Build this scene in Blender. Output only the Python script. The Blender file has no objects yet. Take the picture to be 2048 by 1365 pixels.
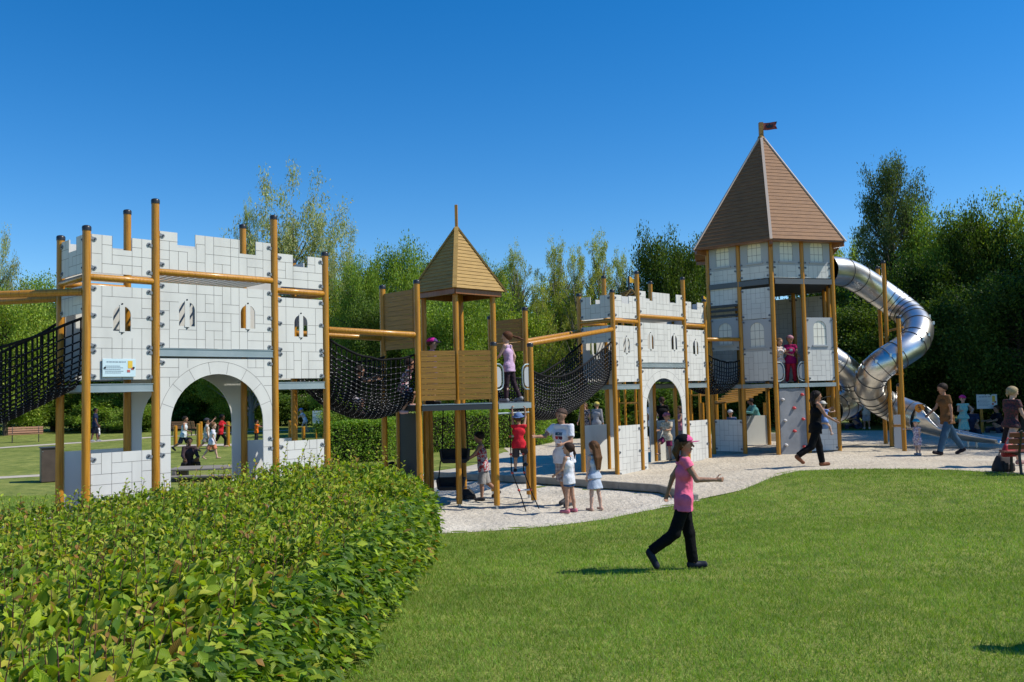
import bpy, bmesh, math, random
import numpy as np
from mathutils import Vector, Matrix, noise as mnoise
from mathutils.geometry import tessellate_polygon, delaunay_2d_cdt
R = math.radians
random.seed(7); rng = np.random.default_rng(7)
SC = bpy.context.scene
COL = SC.collection
PI = math.pi

# ------------------------------------------------------------------ camera model (pixels of the 2048 x 1365 photograph)
F, TH, RO, HC = 1785.0, R(3.2494), R(1.3451), 2.05
cT, sT, cR, sR = math.cos(TH), math.sin(TH), math.cos(RO), math.sin(RO)
FW = np.array([0, cT, sT]); UP = np.array([0, -sT, cT]); RT = np.array([1.0, 0, 0])
CAMP = np.array([0, 0, HC])
def ray(px, py):
    a, b = px - 1024, py - 682.5
    v = RT * (cR * a - sR * b) / F - UP * (sR * a + cR * b) / F + FW
    return v / v[1]
def at(px, py, Y):                       # point seen at a pixel, Y metres in front
    return Vector(CAMP + ray(px, py) * Y)
# terrain -----------------------------------------------------------
TP = np.array([(0,0,0),(2,6,0),(2,10.2,0),(5,9,0),(9,11,.03),(-1,13.2,-.15),(1,14.3,-.15),(-1.7,16.7,-.19),(0,17,-.19),(1,17.2,-.19),(.3,19,-.18),
  (2.5,22,-.10),(4,23.5,0),(5.4,24.9,.07),(7.3,25,.15),(11.3,23.4,.14),(6.9,20.4,.16),(3.6,15.2,0),(10,16,.12),(14,19,.16),(-6,9,-.05),(-4,15,-.12),(-8,18,-.12),
  (-10,30,-.15),(-25,45,-.15),(0,35,-.12),(15,35,.16),(25,25,.16),(-20,12,-.1),(10,30,.16),(16,26,.16),(-3,24,-.15),(3,28,-.05),(8,5,0),(-8,3,0)])
def gz(x, y):
    x = np.asarray(x, float); y = np.asarray(y, float)
    d2 = (x[..., None] - TP[:, 0])**2 + (y[..., None] - TP[:, 1])**2
    sg = 1.3 + .02 * (y[..., None]) 
    w = np.exp(-d2 / (2 * sg * sg)) + 1e-3 / (1 + d2)
    return (w * TP[:, 2]).sum(-1) / w.sum(-1)
def gzf(x, y): return float(gz(np.array([x]), np.array([y]))[0])
def gp(px, py):                          # ground point seen at a pixel
    v = ray(px, py); z = 0.0
    for _ in range(12):
        t = (z - HC) / v[2]; z = .5 * z + .5 * gzf(v[0] * t, v[1] * t)
    t = (z - HC) / v[2]
    return Vector((v[0] * t, v[1] * t, z))

cam = bpy.data.cameras.new('camera'); camo = bpy.data.objects.new('camera', cam); COL.objects.link(camo)
cam.sensor_width = 36; cam.lens = F * 36 / 2048; cam.clip_end = 2000; cam.clip_start = .05
Rr = cR * RT - sR * UP; Ur = sR * RT + cR * UP
camo.matrix_world = Matrix(((Rr[0], Ur[0], -FW[0], 0), (Rr[1], Ur[1], -FW[1], 0), (Rr[2], Ur[2], -FW[2], HC), (0, 0, 0, 1)))
SC.camera = camo

# ------------------------------------------------------------------ light
SUN = Vector((.675, -.06, .735)).normalized()
w = bpy.data.worlds.new('World'); SC.world = w; w.use_nodes = True
nt = w.node_tree; nt.nodes.clear()
sky = nt.nodes.new('ShaderNodeTexSky'); sky.sky_type = 'NISHITA'; sky.sun_disc = False
sky.sun_elevation = math.asin(SUN.z); sky.sun_rotation = math.atan2(SUN.x, SUN.y)
sky.altitude = 300; sky.air_density = 1.0; sky.dust_density = .05; sky.ozone_density = 4.5
bg = nt.nodes.new('ShaderNodeBackground'); bg.inputs[1].default_value = .15
out = nt.nodes.new('ShaderNodeOutputWorld')
hs = nt.nodes.new('ShaderNodeHueSaturation'); hs.inputs['Hue'].default_value = .503; hs.inputs['Saturation'].default_value = 1.36; nt.links.new(sky.outputs[0], hs.inputs['Color']); nt.links.new(hs.outputs[0], bg.inputs[0]); nt.links.new(bg.outputs[0], out.inputs[0])
sl = bpy.data.lights.new('sun', 'SUN'); sl.energy = 5.0; sl.angle = R(.53); sl.color = (1, .95, .86)
so = bpy.data.objects.new('sun', sl); COL.objects.link(so); so.rotation_euler = SUN.to_track_quat('Z', 'Y').to_euler()
so.location = (20, -10, 40)
SC.cycles.diffuse_bounces = 1; SC.cycles.max_bounces = 8
SC.view_settings.view_transform = 'Standard'; SC.view_settings.look = 'None'; SC.view_settings.exposure = 0; SC.view_settings.gamma = 1

# ------------------------------------------------------------------ materials
M = {}
def mat(name, col, rough=.6, metal=0, col2=None, scale=8, stretch=(1, 1, 1), bump=0, bscale=40, detail=4, spec=.5, coat=0, lo=.35, hi=.65):
    m = bpy.data.materials.new(name); m.use_nodes = True; n = m.node_tree; b = n.nodes['Principled BSDF']
    b.inputs['Base Color'].default_value = (*col, 1); b.inputs['Roughness'].default_value = rough; b.inputs['Metallic'].default_value = metal
    b.inputs['Specular IOR Level'].default_value = spec
    if coat: b.inputs['Coat Weight'].default_value = coat; b.inputs['Coat Roughness'].default_value = .15
    if col2 or bump:
        tc = n.nodes.new('ShaderNodeTexCoord'); mp = n.nodes.new('ShaderNodeMapping'); mp.inputs['Scale'].default_value = stretch
        n.links.new(tc.outputs['Object'], mp.inputs[0])
    if col2:
        no = n.nodes.new('ShaderNodeTexNoise'); no.inputs['Scale'].default_value = scale; no.inputs['Detail'].default_value = detail
        cr = n.nodes.new('ShaderNodeValToRGB'); cr.color_ramp.elements[0].position = lo; cr.color_ramp.elements[1].position = hi
        cr.color_ramp.elements[0].color = (*col, 1); cr.color_ramp.elements[1].color = (*col2, 1)
        n.links.new(mp.outputs[0], no.inputs[0]); n.links.new(no.outputs[0], cr.inputs[0]); n.links.new(cr.outputs[0], b.inputs['Base Color'])
    if bump:
        nb = n.nodes.new('ShaderNodeTexNoise'); nb.inputs['Scale'].default_value = bscale; nb.inputs['Detail'].default_value = 6
        bn = n.nodes.new('ShaderNodeBump'); bn.inputs['Strength'].default_value = bump; bn.inputs['Distance'].default_value = .02
        n.links.new(mp.outputs[0], nb.inputs[0]); n.links.new(nb.outputs[0], bn.inputs['Height']); n.links.new(bn.outputs[0], b.inputs['Normal'])
    M[name] = m; return m
def leafmat(name, trans=.3, rough=.5, tint=(1.0, 1.0, .35), veins=False, spec=.35):
    m = bpy.data.materials.new(name); m.use_nodes = True; n = m.node_tree; b = n.nodes['Principled BSDF']; o = n.nodes['Material Output']
    a = n.nodes.new('ShaderNodeAttribute'); a.attribute_name = 'tint'
    n.links.new(a.outputs['Color'], b.inputs['Base Color']); b.inputs['Roughness'].default_value = rough; b.inputs['Specular IOR Level'].default_value = spec
    t = n.nodes.new('ShaderNodeBsdfTranslucent'); mx = n.nodes.new('ShaderNodeMix'); mx.data_type = 'RGBA'; mx.blend_type = 'MULTIPLY'; mx.inputs[0].default_value = 1
    n.links.new(a.outputs['Color'], mx.inputs[6]); mx.inputs[7].default_value = (1.7 * tint[0], 1.8 * tint[1], tint[2], 1)
    n.links.new(mx.outputs[2], t.inputs[0])
    ms = n.nodes.new('ShaderNodeMixShader'); ms.inputs[0].default_value = trans
    n.links.new(b.outputs[0], ms.inputs[1]); n.links.new(t.outputs[0], ms.inputs[2]); n.links.new(ms.outputs[0], o.inputs[0])
    if veins:
        uv = n.nodes.new('ShaderNodeUVMap'); sep = n.nodes.new('ShaderNodeSeparateXYZ'); n.links.new(uv.outputs[0], sep.inputs[0])
        def mth(op, x=None, y=None, vx=0, vy=0):
            q = n.nodes.new('ShaderNodeMath'); q.operation = op; q.inputs[0].default_value = vx; q.inputs[1].default_value = vy
            if x: n.links.new(x, q.inputs[0])
            if y: n.links.new(y, q.inputs[1])
            return q.outputs[0]
        ab = mth('ABSOLUTE', mth('SUBTRACT', sep.outputs[0], vy=.5))
        v = mth('SINE', mth('MULTIPLY', mth('SUBTRACT', sep.outputs[1], mth('MULTIPLY', ab, vy=.55)), vy=62))
        bn = n.nodes.new('ShaderNodeBump'); bn.inputs['Strength'].default_value = .35; bn.inputs['Distance'].default_value = .004
        n.links.new(v, bn.inputs['Height']); n.links.new(bn.outputs[0], b.inputs['Normal'])
    M[name] = m; return m

mat('post_wood', (.52, .235, .02), .36, col2=(.27, .10, .009), scale=9, stretch=(4, 4, .22), bump=.25, bscale=50, coat=.2, spec=.35, detail=10, lo=.42, hi=.82)
mat('board_wood', (.40, .205, .026), .5, col2=(.26, .125, .02), scale=5, stretch=(.6, .6, 14), bump=.2, bscale=50)
mat('roof_wood', (.42, .255, .062), .65, col2=(.25, .14, .03), scale=4, stretch=(1, 1, 16), bump=.3, bscale=40, lo=.4, hi=.75)
mat('red_roof_wood', (.275, .128, .044), .7, col2=(.18, .08, .028), scale=4, stretch=(1, 1, 12), bump=.25, bscale=40)
mat('red_post_wood', (.27, .095, .018), .4, col2=(.2, .065, .012), scale=6, stretch=(3, 3, .35), bump=.12, bscale=60, coat=.2)
mat('panel_white', (.655, .65, .60), .5, col2=(.53, .525, .485), scale=2.2, stretch=(1, 1, .35), detail=12, lo=.47, hi=.80, spec=.25)
mat('panel_line', (.15, .13, .115), .7)
mat('panel_cream', (.80, .775, .66), .5)
mat('panel_grey', (.40, .415, .42), .5)
mat('clamp_grey', (.20, .22, .24), .5)
mat('bolt_black', (.012, .012, .014), .35)
mat('cap_black', (.03, .028, .026), .3)
mat('steel_beam', (.27, .335, .345), .45, metal=.35, col2=(.33, .39, .40), scale=3)
mat('dark_steel', (.05, .055, .06), .5, metal=.3)
mat('galvanised', (.55, .57, .58), .35, metal=.9)
mat('slide_steel', (.78, .78, .75), .33, metal=1.0, col2=(.62, .62, .59), scale=2.2, stretch=(1, 1, 3), bump=.05, bscale=12)
mat('slide_seam', (.06, .055, .05), .5)
mat('rope_black', (.007, .007, .008), .8, spec=.2)
mat('rope_clip', (.26, .26, .27), .4)
mat('rubber_black', (.012, .012, .013), .7)
mat('deck_grey', (.10, .115, .125), .6)
mat('climb_grey', (.235, .245, .26), .75, col2=(.17, .18, .195), scale=2.5, detail=8, bump=.3, bscale=60)
mat('hold_red', (.55, .05, .05), .5); mat('hold_grey', (.55, .53, .5), .5); mat('rung_red', (.6, .08, .05), .5); mat('rung_white', (.72, .68, .64), .5)
mat('bench_slat', (.42, .225, .12), .6, col2=(.33, .165, .085), scale=4, stretch=(.5, 10, 10)); mat('bench_iron', (.035, .025, .02), .5)
mat('sign_white', (.66, .72, .70), .5); mat('sign_blue', (.56, .72, .76), .5); mat('sign_ink', (.22, .28, .33), .6); mat('sign_yellow', (.75, .5, .05), .5)
mat('sign_red', (.5, .12, .1), .5); mat('sign_orange', (.95, .30, .01), .5)
mat('flag_red', (.26, .06, .05), .7); mat('flag_yellow', (.75, .42, .02), .6)
mat('bark', (.10, .075, .05), .9, col2=(.055, .04, .028), scale=6, stretch=(1, 1, .3), bump=.5, bscale=20)
mat('bark_pale', (.28, .26, .22), .9, col2=(.12, .10, .085), scale=5, bump=.4, bscale=20)
mat('twig', (.10, .04, .022), .7)
mat('soil', (.03, .024, .015), 1.0)
mat('concrete', (.33, .30, .25), .85, col2=(.24, .215, .175), scale=5, bump=.3, bscale=30)
mat('old_wood', (.28, .25, .205), .85, col2=(.19, .165, .13), scale=4, stretch=(.4, 6, 6), bump=.2)
mat('box_brown', (.10, .07, .055), .5, col2=(.075, .052, .04), scale=4)
mat('path_sand', (.52, .46, .36), .95, col2=(.43, .38, .30), scale=3, bump=.3, bscale=60)
leafmat('leaf_hedge', .32, .40, veins=True, spec=.22); leafmat('leaf_tree', .30, .55, spec=.15); leafmat('leaf_grass', .3, .6, spec=.15)
def gravel_mat(name, c1, c2, c3):
    m = mat(name, c1, .95); n = m.node_tree; b = n.nodes['Principled BSDF']; b.inputs['Specular IOR Level'].default_value = .15
    tc = n.nodes.new('ShaderNodeTexCoord')
    vo = n.nodes.new('ShaderNodeTexVoronoi'); vo.inputs['Scale'].default_value = 55; n.links.new(tc.outputs['Object'], vo.inputs[0])
    no = n.nodes.new('ShaderNodeTexNoise'); no.inputs['Scale'].default_value = .9; no.inputs['Detail'].default_value = 8; n.links.new(tc.outputs['Object'], no.inputs[0])
    cr = n.nodes.new('ShaderNodeValToRGB'); cr.color_ramp.elements[0].color = (*c1, 1); cr.color_ramp.elements[1].color = (*c2, 1)
    cr.color_ramp.elements[0].position = .35; cr.color_ramp.elements[1].position = .68
    n.links.new(no.outputs[0], cr.inputs[0])
    mx = n.nodes.new('ShaderNodeMix'); mx.data_type = 'RGBA'; mx.blend_type = 'MULTIPLY'; mx.inputs[0].default_value = .55
    bw = n.nodes.new('ShaderNodeRGBToBW'); n.links.new(vo.outputs['Color'], bw.inputs[0])
    c2r = n.nodes.new('ShaderNodeValToRGB'); c2r.color_ramp.elements[0].color = (*c3, 1); c2r.color_ramp.elements[1].color = (1.15, 1.12, 1.1, 1)
    n.links.new(bw.outputs[0], c2r.inputs[0]); n.links.new(cr.outputs[0], mx.inputs[6]); n.links.new(c2r.outputs[0], mx.inputs[7]); n.links.new(mx.outputs[2], b.inputs['Base Color'])
    n2 = n.nodes.new('ShaderNodeTexNoise'); n2.inputs['Scale'].default_value = 9; n2.inputs['Detail'].default_value = 5; n.links.new(tc.outputs['Object'], n2.inputs[0])
    b1 = n.nodes.new('ShaderNodeBump'); b1.inputs['Strength'].default_value = .8; b1.inputs['Distance'].default_value = .07; n.links.new(n2.outputs[0], b1.inputs['Height'])
    b2 = n.nodes.new('ShaderNodeBump'); b2.inputs['Strength'].default_value = .5; b2.inputs['Distance'].default_value = .015; n.links.new(vo.outputs['Distance'], b2.inputs['Height'])
    n.links.new(b1.outputs[0], b2.inputs['Normal']); n.links.new(b2.outputs[0], b.inputs['Normal'])
gravel_mat('gravel_pit', (.59, .535, .435), (.71, .655, .545), (.40, .385, .37))
gravel_mat('gravel_sand', (.575, .50, .385), (.68, .605, .475), (.46, .44, .41))
def lawn_mat():
    m = mat('lawn_turf', (.06, .1, .02), .9); n = m.node_tree; b = n.nodes['Principled BSDF']; b.inputs['Specular IOR Level'].default_value = .2
    tc = n.nodes.new('ShaderNodeTexCoord')
    def ns(s, d):
        q = n.nodes.new('ShaderNodeTexNoise'); q.inputs['Scale'].default_value = s; q.inputs['Detail'].default_value = d; n.links.new(tc.outputs['Object'], q.inputs[0]); return q
    a, c, f = ns(.45, 6), ns(3.2, 6), ns(38, 3)
    r1 = n.nodes.new('ShaderNodeValToRGB'); e = r1.color_ramp.elements; e[0].position = .3; e[0].color = (.15, .205, .035, 1); e[1].position = .72; e[1].color = (.25, .29, .07, 1)
    n.links.new(a.outputs[0], r1.inputs[0])
    r2 = n.nodes.new('ShaderNodeValToRGB'); e = r2.color_ramp.elements; e[0].position = .3; e[0].color = (.55, .64, .5, 1); e[1].position = .72; e[1].color = (1.45, 1.25, 1.35, 1)
    n.links.new(c.outputs[0], r2.inputs[0])
    r3 = n.nodes.new('ShaderNodeValToRGB'); e = r3.color_ramp.elements; e[0].position = .33; e[0].color = (.62, .66, .6, 1); e[1].position = .68; e[1].color = (1.3, 1.25, 1.3, 1)
    n.links.new(f.outputs[0], r3.inputs[0])
    p = r1.outputs[0]
    for q in (r2, r3):
        mx = n.nodes.new('ShaderNodeMix'); mx.data_type = 'RGBA'; mx.blend_type = 'MULTIPLY'; mx.inputs[0].default_value = 1
        n.links.new(p, mx.inputs[6]); n.links.new(q.outputs[0], mx.inputs[7]); p = mx.outputs[2]
    n.links.new(p, b.inputs['Base Color'])
    bn = n.nodes.new('ShaderNodeBump'); bn.inputs['Strength'].default_value = .7; bn.inputs['Distance'].default_value = .03; n.links.new(f.outputs[0], bn.inputs['Height']); n.links.new(bn.outputs[0], b.inputs['Normal'])
lawn_mat()

# ------------------------------------------------------------------ object helpers
def tag(o, label=None, cat=None, group=None, kind=None):
    if label: o['label'] = label
    if cat: o['category'] = cat
    if group: o['group'] = group
    if kind: o['kind'] = kind
    return o
def thing(name, label, cat, loc=(0, 0, 0), rz=0, group=None):
    o = bpy.data.objects.new(name, None); COL.objects.link(o); o.location = loc; o.rotation_euler = (0, 0, rz); o.empty_display_size = .2
    return tag(o, label, cat, group)
def link(name, me, parent=None, loc=None):
    o = bpy.data.objects.new(name, me); COL.objects.link(o)
    if parent: o.parent = parent
    if loc is not None: o.location = loc
    return o
def copy_tree(o, parent=None):
    c = o.copy(); COL.objects.link(c)
    if parent: c.parent = parent
    for ch in list(o.children): copy_tree(ch, c)
    return c
class MB:
    def __init__(s): s.v = []; s.f = []; s.m = []; s.sm = []
    def add(s, vs, fs, mi=0, smooth=False):
        k = len(s.v); s.v += [tuple(p) for p in vs]
        for f in fs: s.f.append([k + i for i in f]); s.m.append(mi); s.sm.append(smooth)
    def box(s, c, d, mi=0, rot=None):
        h = [x / 2 for x in d]; P = []
        for sx, sy, sz in ((-1,-1,-1),(1,-1,-1),(1,1,-1),(-1,1,-1),(-1,-1,1),(1,-1,1),(1,1,1),(-1,1,1)):
            p = Vector((sx * h[0], sy * h[1], sz * h[2]))
            if rot is not None: p = rot @ p
            P.append(p + Vector(c))
        s.add(P, [(0,3,2,1),(4,5,6,7),(0,1,5,4),(1,2,6,5),(2,3,7,6),(3,0,4,7)], mi)
    def bar(s, a, b, wd, hg, mi=0, up=(0, 0, 1)):            # rectangular bar from a to b
        a, b = Vector(a), Vector(b); d = b - a; L = d.length; x = d.normalized(); y = Vector(up).cross(x).normalized(); z = x.cross(y)
        s.box((a + b) / 2, (L, wd, hg), mi, Matrix((x, y, z)).transposed())
    def tube(s, pts, r, n=8, mi=0, caps=True, groove=None):
        pts = [Vector(p) for p in pts]; rs = r if isinstance(r, (list, tuple)) else [r] * len(pts)
        V = []; ref = None
        for i, p in enumerate(pts):
            t = (pts[min(i + 1, len(pts) - 1)] - pts[max(i - 1, 0)]).normalized()
            if ref is None: ref = Vector((0, 0, 1)) if abs(t.z) < .9 else Vector((1, 0, 0))
            a = (ref - t * ref.dot(t)).normalized(); ref = a; b = t.cross(a)
            for k in range(n):
                th = 2 * PI * k / n; rr = rs[i]
                if groove is not None and k == groove: rr *= .84
                V.append(p + (a * math.cos(th) + b * math.sin(th)) * rr)
        Fc = []
        for i in range(len(pts) - 1):
            for k in range(n): Fc.append((i*n+k, i*n+(k+1) % n, (i+1)*n+(k+1) % n, (i+1)*n+k))
        s.add(V, Fc, mi, True)
        if caps: s.add([V[k] for k in range(n)], [tuple(range(n))[::-1]], mi); s.add(V[-n:], [tuple(range(n))], mi)
    def lathe(s, prof, c=(0, 0, 0), n=16, mi=0):
        V = [(c[0] + r * math.cos(2*PI*k/n), c[1] + r * math.sin(2*PI*k/n), c[2] + z) for r, z in prof for k in range(n)]
        s.add(V, [(i*n+k, i*n+(k+1) % n, (i+1)*n+(k+1) % n, (i+1)*n+k) for i in range(len(prof)-1) for k in range(n)], mi, True)
    def disc(s, c, nrm, r, t, n=12, mi=0):                   # short cylinder standing on a face
        c = Vector(c); nrm = Vector(nrm).normalized(); s.tube([c, c + nrm * t], r, n, mi)
    def build(s, name, mats, parent=None, loc=None, bevel=0):
        me = bpy.data.meshes.new(name); me.from_pydata(s.v, [], s.f)
        for q in (mats if isinstance(mats, (list, tuple)) else [mats]): me.materials.append(M[q])
        me.polygons.foreach_set('material_index', s.m); me.polygons.foreach_set('use_smooth', s.sm); me.update()
        o = link(name, me, parent, loc)
        if bevel:
            b = o.modifiers.new('edge', 'BEVEL'); b.width = bevel; b.segments = 2; b.limit_method = 'ANGLE'; b.angle_limit = R(50)
        return o
def npmesh(name, V, Fq, matname, tint=None, uv=None, smooth=False):
    """mesh from numpy: V (n,3), Fq (m,k) faces of equal size"""
    me = bpy.data.meshes.new(name); n, k = Fq.shape
    me.vertices.add(len(V)); me.vertices.foreach_set('co', np.ascontiguousarray(V, np.float32).ravel())
    me.loops.add(n * k); me.loops.foreach_set('vertex_index', np.ascontiguousarray(Fq, np.int32).ravel())
    me.polygons.add(n); me.polygons.foreach_set('loop_start', np.arange(0, n * k, k, dtype=np.int32)); me.polygons.foreach_set('loop_total', np.full(n, k, np.int32))
    if smooth: me.polygons.foreach_set('use_smooth', np.ones(n, bool))
    if tint is not None:
        ca = me.color_attributes.new('tint', 'FLOAT_COLOR', 'POINT'); c4 = np.ones((len(V), 4), np.float32); c4[:, :3] = tint; ca.data.foreach_set('color', c4.ravel())
    if uv is not None:
        ul = me.uv_layers.new(name='UVMap'); ul.data.foreach_set('uv', np.ascontiguousarray(uv[Fq.ravel()], np.float32).ravel())
    for q in (matname if isinstance(matname, (list, tuple)) else [matname]): me.materials.append(M[q])
    me.update(calc_edges=True); me.validate(); return me
def inpoly(x, y, P):
    x = np.asarray(x); y = np.asarray(y); r = np.zeros(x.shape, bool); n = len(P)
    for i in range(n):
        x1, y1 = P[i][0], P[i][1]; x2, y2 = P[(i + 1) % n][0], P[(i + 1) % n][1]
        if y1 == y2: continue
        c = ((y1 > y) != (y2 > y)) & (x < (x2 - x1) * (y - y1) / (y2 - y1) + x1); r ^= c
    return r
def edge_dist(x, y, P):
    d = np.full(np.shape(x), 1e9); n = len(P)
    for i in range(n):
        a = np.array(P[i][:2]); b = np.array(P[(i + 1) % n][:2]); ab = b - a
        t = np.clip(((x - a[0]) * ab[0] + (y - a[1]) * ab[1]) / (ab @ ab + 1e-9), 0, 1)
        d = np.minimum(d, np.hypot(x - a[0] - t * ab[0], y - a[1] - t * ab[1]))
    return d

# ------------------------------------------------------------------ ground
def gpl(pts): return [gp(x, y) for x, y in pts]
kerb_l = gpl([(850, 958), (930, 962), (1010, 965.5), (1080, 969.5), (1150, 974), (1240, 981), (1320, 987), (1392, 1001)])
lawn_l = gpl([(1403, 1001), (1350, 1012), (1290, 1023), (1213, 1039), (1130, 1050), (1050, 1058), (960, 1064), (868, 1069)])
PIT = [(p.x, p.y) for p in kerb_l] + [(p.x, p.y) for p in lawn_l] + [(-2.0, 12.6), (-6.9, 9.3), (-11, 9.5), (-13, 15.2), (-7.4, 17.6), (-3.9, 18.9)]
far_l = gpl([(2120, 864), (1840, 861.5), (1680, 862), (1560, 867), (1480, 871), (1300, 873), (1160, 878), (1060, 884), (1000, 890), (1018, 905), (1026, 918), (960, 940)])
right_l = gpl([(1480, 982), (1520, 966), (1560, 951), (1600, 942.5), (1700, 939), (1800, 938.5), (1900, 940.5), (1980, 945), (2060, 950), (2130, 953)])
SAND = [(p.x, p.y) for p in kerb_l] + [(p.x, p.y) for p in right_l] + [(p.x, p.y) for p in far_l]
axs = np.unique(np.concatenate([np.arange(-13, 18, .25), np.arange(-160, -13, 4), np.arange(18, 164, 4)]))
ays = np.unique(np.concatenate([np.arange(3, 31, .25), np.arange(-20, 3, 1), np.arange(31, 60, 1), np.arange(60, 300, 10)]))
gx, gy = np.meshgrid(axs, ays); gzv = gz(gx, gy)
for P in (PIT, SAND): gzv = gzv - .09 * (inpoly(gx, gy, P) & (edge_dist(gx, gy, P) > .38))
nx, ny = len(axs), len(ays); idx = np.arange(nx * ny).reshape(ny, nx)
Fq = np.stack([idx[:-1, :-1], idx[:-1, 1:], idx[1:, 1:], idx[1:, :-1]], -1).reshape(-1, 4)
tag(link('ground', npmesh('ground', np.stack([gx, gy, gzv], -1).reshape(-1, 3), Fq, 'lawn_turf', smooth=True)), 'short mown green lawn around the playground', kind='structure')
KX = [(p.x, p.y) for p in kerb_l]
def kerbdist(x, y):
    d = np.full(np.shape(x), 1e9)
    for a, b in zip(KX[:-1], KX[1:]):
        a = np.array(a); ab = np.array(b) - a; t = np.clip(((x - a[0]) * ab[0] + (y - a[1]) * ab[1]) / (ab @ ab), 0, 1)
        d = np.minimum(d, np.hypot(x - a[0] - t * ab[0], y - a[1] - t * ab[1]))
    return d
def pl_dist(x, y, L):
    d = np.full(np.shape(x), 1e9)
    for a, b in zip(L[:-1], L[1:]):
        a = np.array(a[:2]); ab = np.array(b[:2]) - a; t = np.clip(((x - a[0]) * ab[0] + (y - a[1]) * ab[1]) / (ab @ ab), 0, 1); d = np.minimum(d, np.hypot(x - a[0] - t * ab[0], y - a[1] - t * ab[1]))
    return d
def sheet(name, P, step, matn, lift, label, amp=.012):
    xs = [p[0] for p in P]; ys = [p[1] for p in P]
    B = []
    for i in range(len(P)):
        a = np.array(P[i]); b = np.array(P[(i + 1) % len(P)]); k = max(1, int(np.hypot(*(b - a)) / .35))
        B += [a + (b - a) * t / k for t in range(k)]
    X, Y = np.meshgrid(np.arange(min(xs), max(xs), step), np.arange(min(ys), max(ys), step))
    X = X + rng.uniform(-.3, .3, X.shape) * step; Y = Y + rng.uniform(-.3, .3, Y.shape) * step
    ok = inpoly(X, Y, P); ok &= edge_dist(X, Y, B) > step * .45
    pts = [Vector(p) for p in B] + [Vector((a, b)) for a, b in zip(X[ok], Y[ok])]
    nb = len(B)
    r = delaunay_2d_cdt(pts, [(i, (i + 1) % nb) for i in range(nb)], [], 1, 1e-5)
    V = np.array([(p.x, p.y) for p in r[0]]); z = gz(V[:, 0], V[:, 1]) + .006 + lift(V[:, 0], V[:, 1])
    e = np.minimum(1, edge_dist(V[:, 0], V[:, 1], B) / .4)
    z = z + e * np.array([mnoise.noise(Vector((a * 2.2, b * 2.2, 3))) + .8 * mnoise.noise(Vector((a * 5, b * 5, 9))) for a, b in V]) * amp
    me = npmesh(name, np.column_stack([V, z]), np.array([f for f in r[2] if len(f) == 3]), matn, smooth=True)
    return tag(link(name, me), label, kind='structure')
sheet('gravel_pit_ground', PIT, .16, 'gravel_pit', lambda x, y: 0 * x, 'pale grey gravel under the wooden tower', .05)
sheet('gravel_ground', SAND, .26, 'gravel_sand', lambda x, y: .15 * np.exp(-kerbdist(x, y) / 1.4) * np.clip(pl_dist(x, y, right_l) / 1.5, 0, 1) * np.clip((np.hypot(x - KX[-1][0], y - KX[-1][1]) - .1) / 1.6, 0, 1), 'pale sandy gravel around the castle gate and tower', .035)
kb = MB()
for a, b in zip(kerb_l[:-1], kerb_l[1:]):
    ke = lambda q: .105 * min(1, .3 + math.hypot(q.x - KX[-1][0], q.y - KX[-1][1]) / 1.6)
    za = gzf(a.x, a.y) + ke(a); zb = gzf(b.x, b.y) + ke(b)
    kb.bar((a.x, a.y - .03, za), (b.x, b.y - .03, zb), .10, .16)
tag(kb.build('kerb', 'concrete', bevel=.012), 'low concrete kerb between the two gravel levels', kind='structure')
def strip(name, ctr, wd, label, matn='path_sand'):
    V = []; Fc = []
    P = [gp(x, y) for x, y in ctr]
    Q = []
    for a, b in zip(P[:-1], P[1:]):
        k = max(1, int((b - a).length / 1.2)); Q += [a.lerp(b, t / k) for t in range(k)]
    Q.append(P[-1])
    for i, p in enumerate(Q):
        t = (Q[min(i + 1, len(Q) - 1)] - Q[max(0, i - 1)]); n = Vector((-t.y, t.x, 0)).normalized()
        for s in (-1, 1):
            q = p + n * s * wd / 2 * (1 + .12 * math.sin(i * 1.7 + s)); V.append((q.x, q.y, gzf(q.x, q.y) + .012))
        if i: Fc.append((2*i-2, 2*i-1, 2*i+1, 2*i))
    m = MB(); m.add(V, Fc); return tag(m.build(name, matn), label, kind='structure')
strip('path', [(-160, 907), (0, 896.5), (90, 890.5), (180, 884.5), (240, 880), (300, 875.5), (420, 868), (560, 862), (650, 857.5), (760, 850)], 1.3, 'narrow pale gravel path crossing the far lawn')
strip('path', [(-200, 968), (0, 956), (60, 953), (125, 950)], .9, 'pale strip of path behind the left castle gate')
strip('path', [(330, 893), (400, 891), (470, 890), (560, 886)], 1.5, 'bare sandy patch around the wooden posts on the far lawn')
strip('path', [(862, 953), (900, 945), (960, 935), (1010, 922), (1035, 905)], 1.1, 'pale path curving between lawn and gravel by the clipped hedge')

# ------------------------------------------------------------------ stone-patterned panels
def frame(o, d, nrm=None):
    d = Vector((d[0], d[1])).normalized(); n = Vector((d.y, -d.x)) if nrm is None else Vector(nrm)
    return lambda u, z, off=0: (o[0] + d.x * u + n.x * off, o[1] + d.y * u + n.y * off, z)
def arch_poly(uc, z0, z1, hw, n=12, dome=True):
    r = hw; P = [(uc - hw, z0), (uc + hw, z0)]
    for i in range(n + 1):
        a = PI * i / n; P.append((uc + r * math.cos(a), z1 - r + r * math.sin(a)))
    return P
def line_quads(mb, fr, segs, wd, off, mi):
    for (u1, z1), (u2, z2) in segs:
        d = Vector((u2 - u1, z2 - z1)); L = d.length
        if L < 1e-4: continue
        d /= L; n = Vector((-d.y, d.x)) * wd / 2; e = d * wd / 2
        P = [(u1 - e.x + n.x, z1 - e.y + n.y), (u2 + e.x + n.x, z2 + e.y + n.y), (u2 + e.x - n.x, z2 + e.y - n.y), (u1 - e.x - n.x, z1 - e.y - n.y)]
        mb.add([fr(u, z, off) for u, z in P], [(3, 2, 1, 0)], mi)
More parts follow.
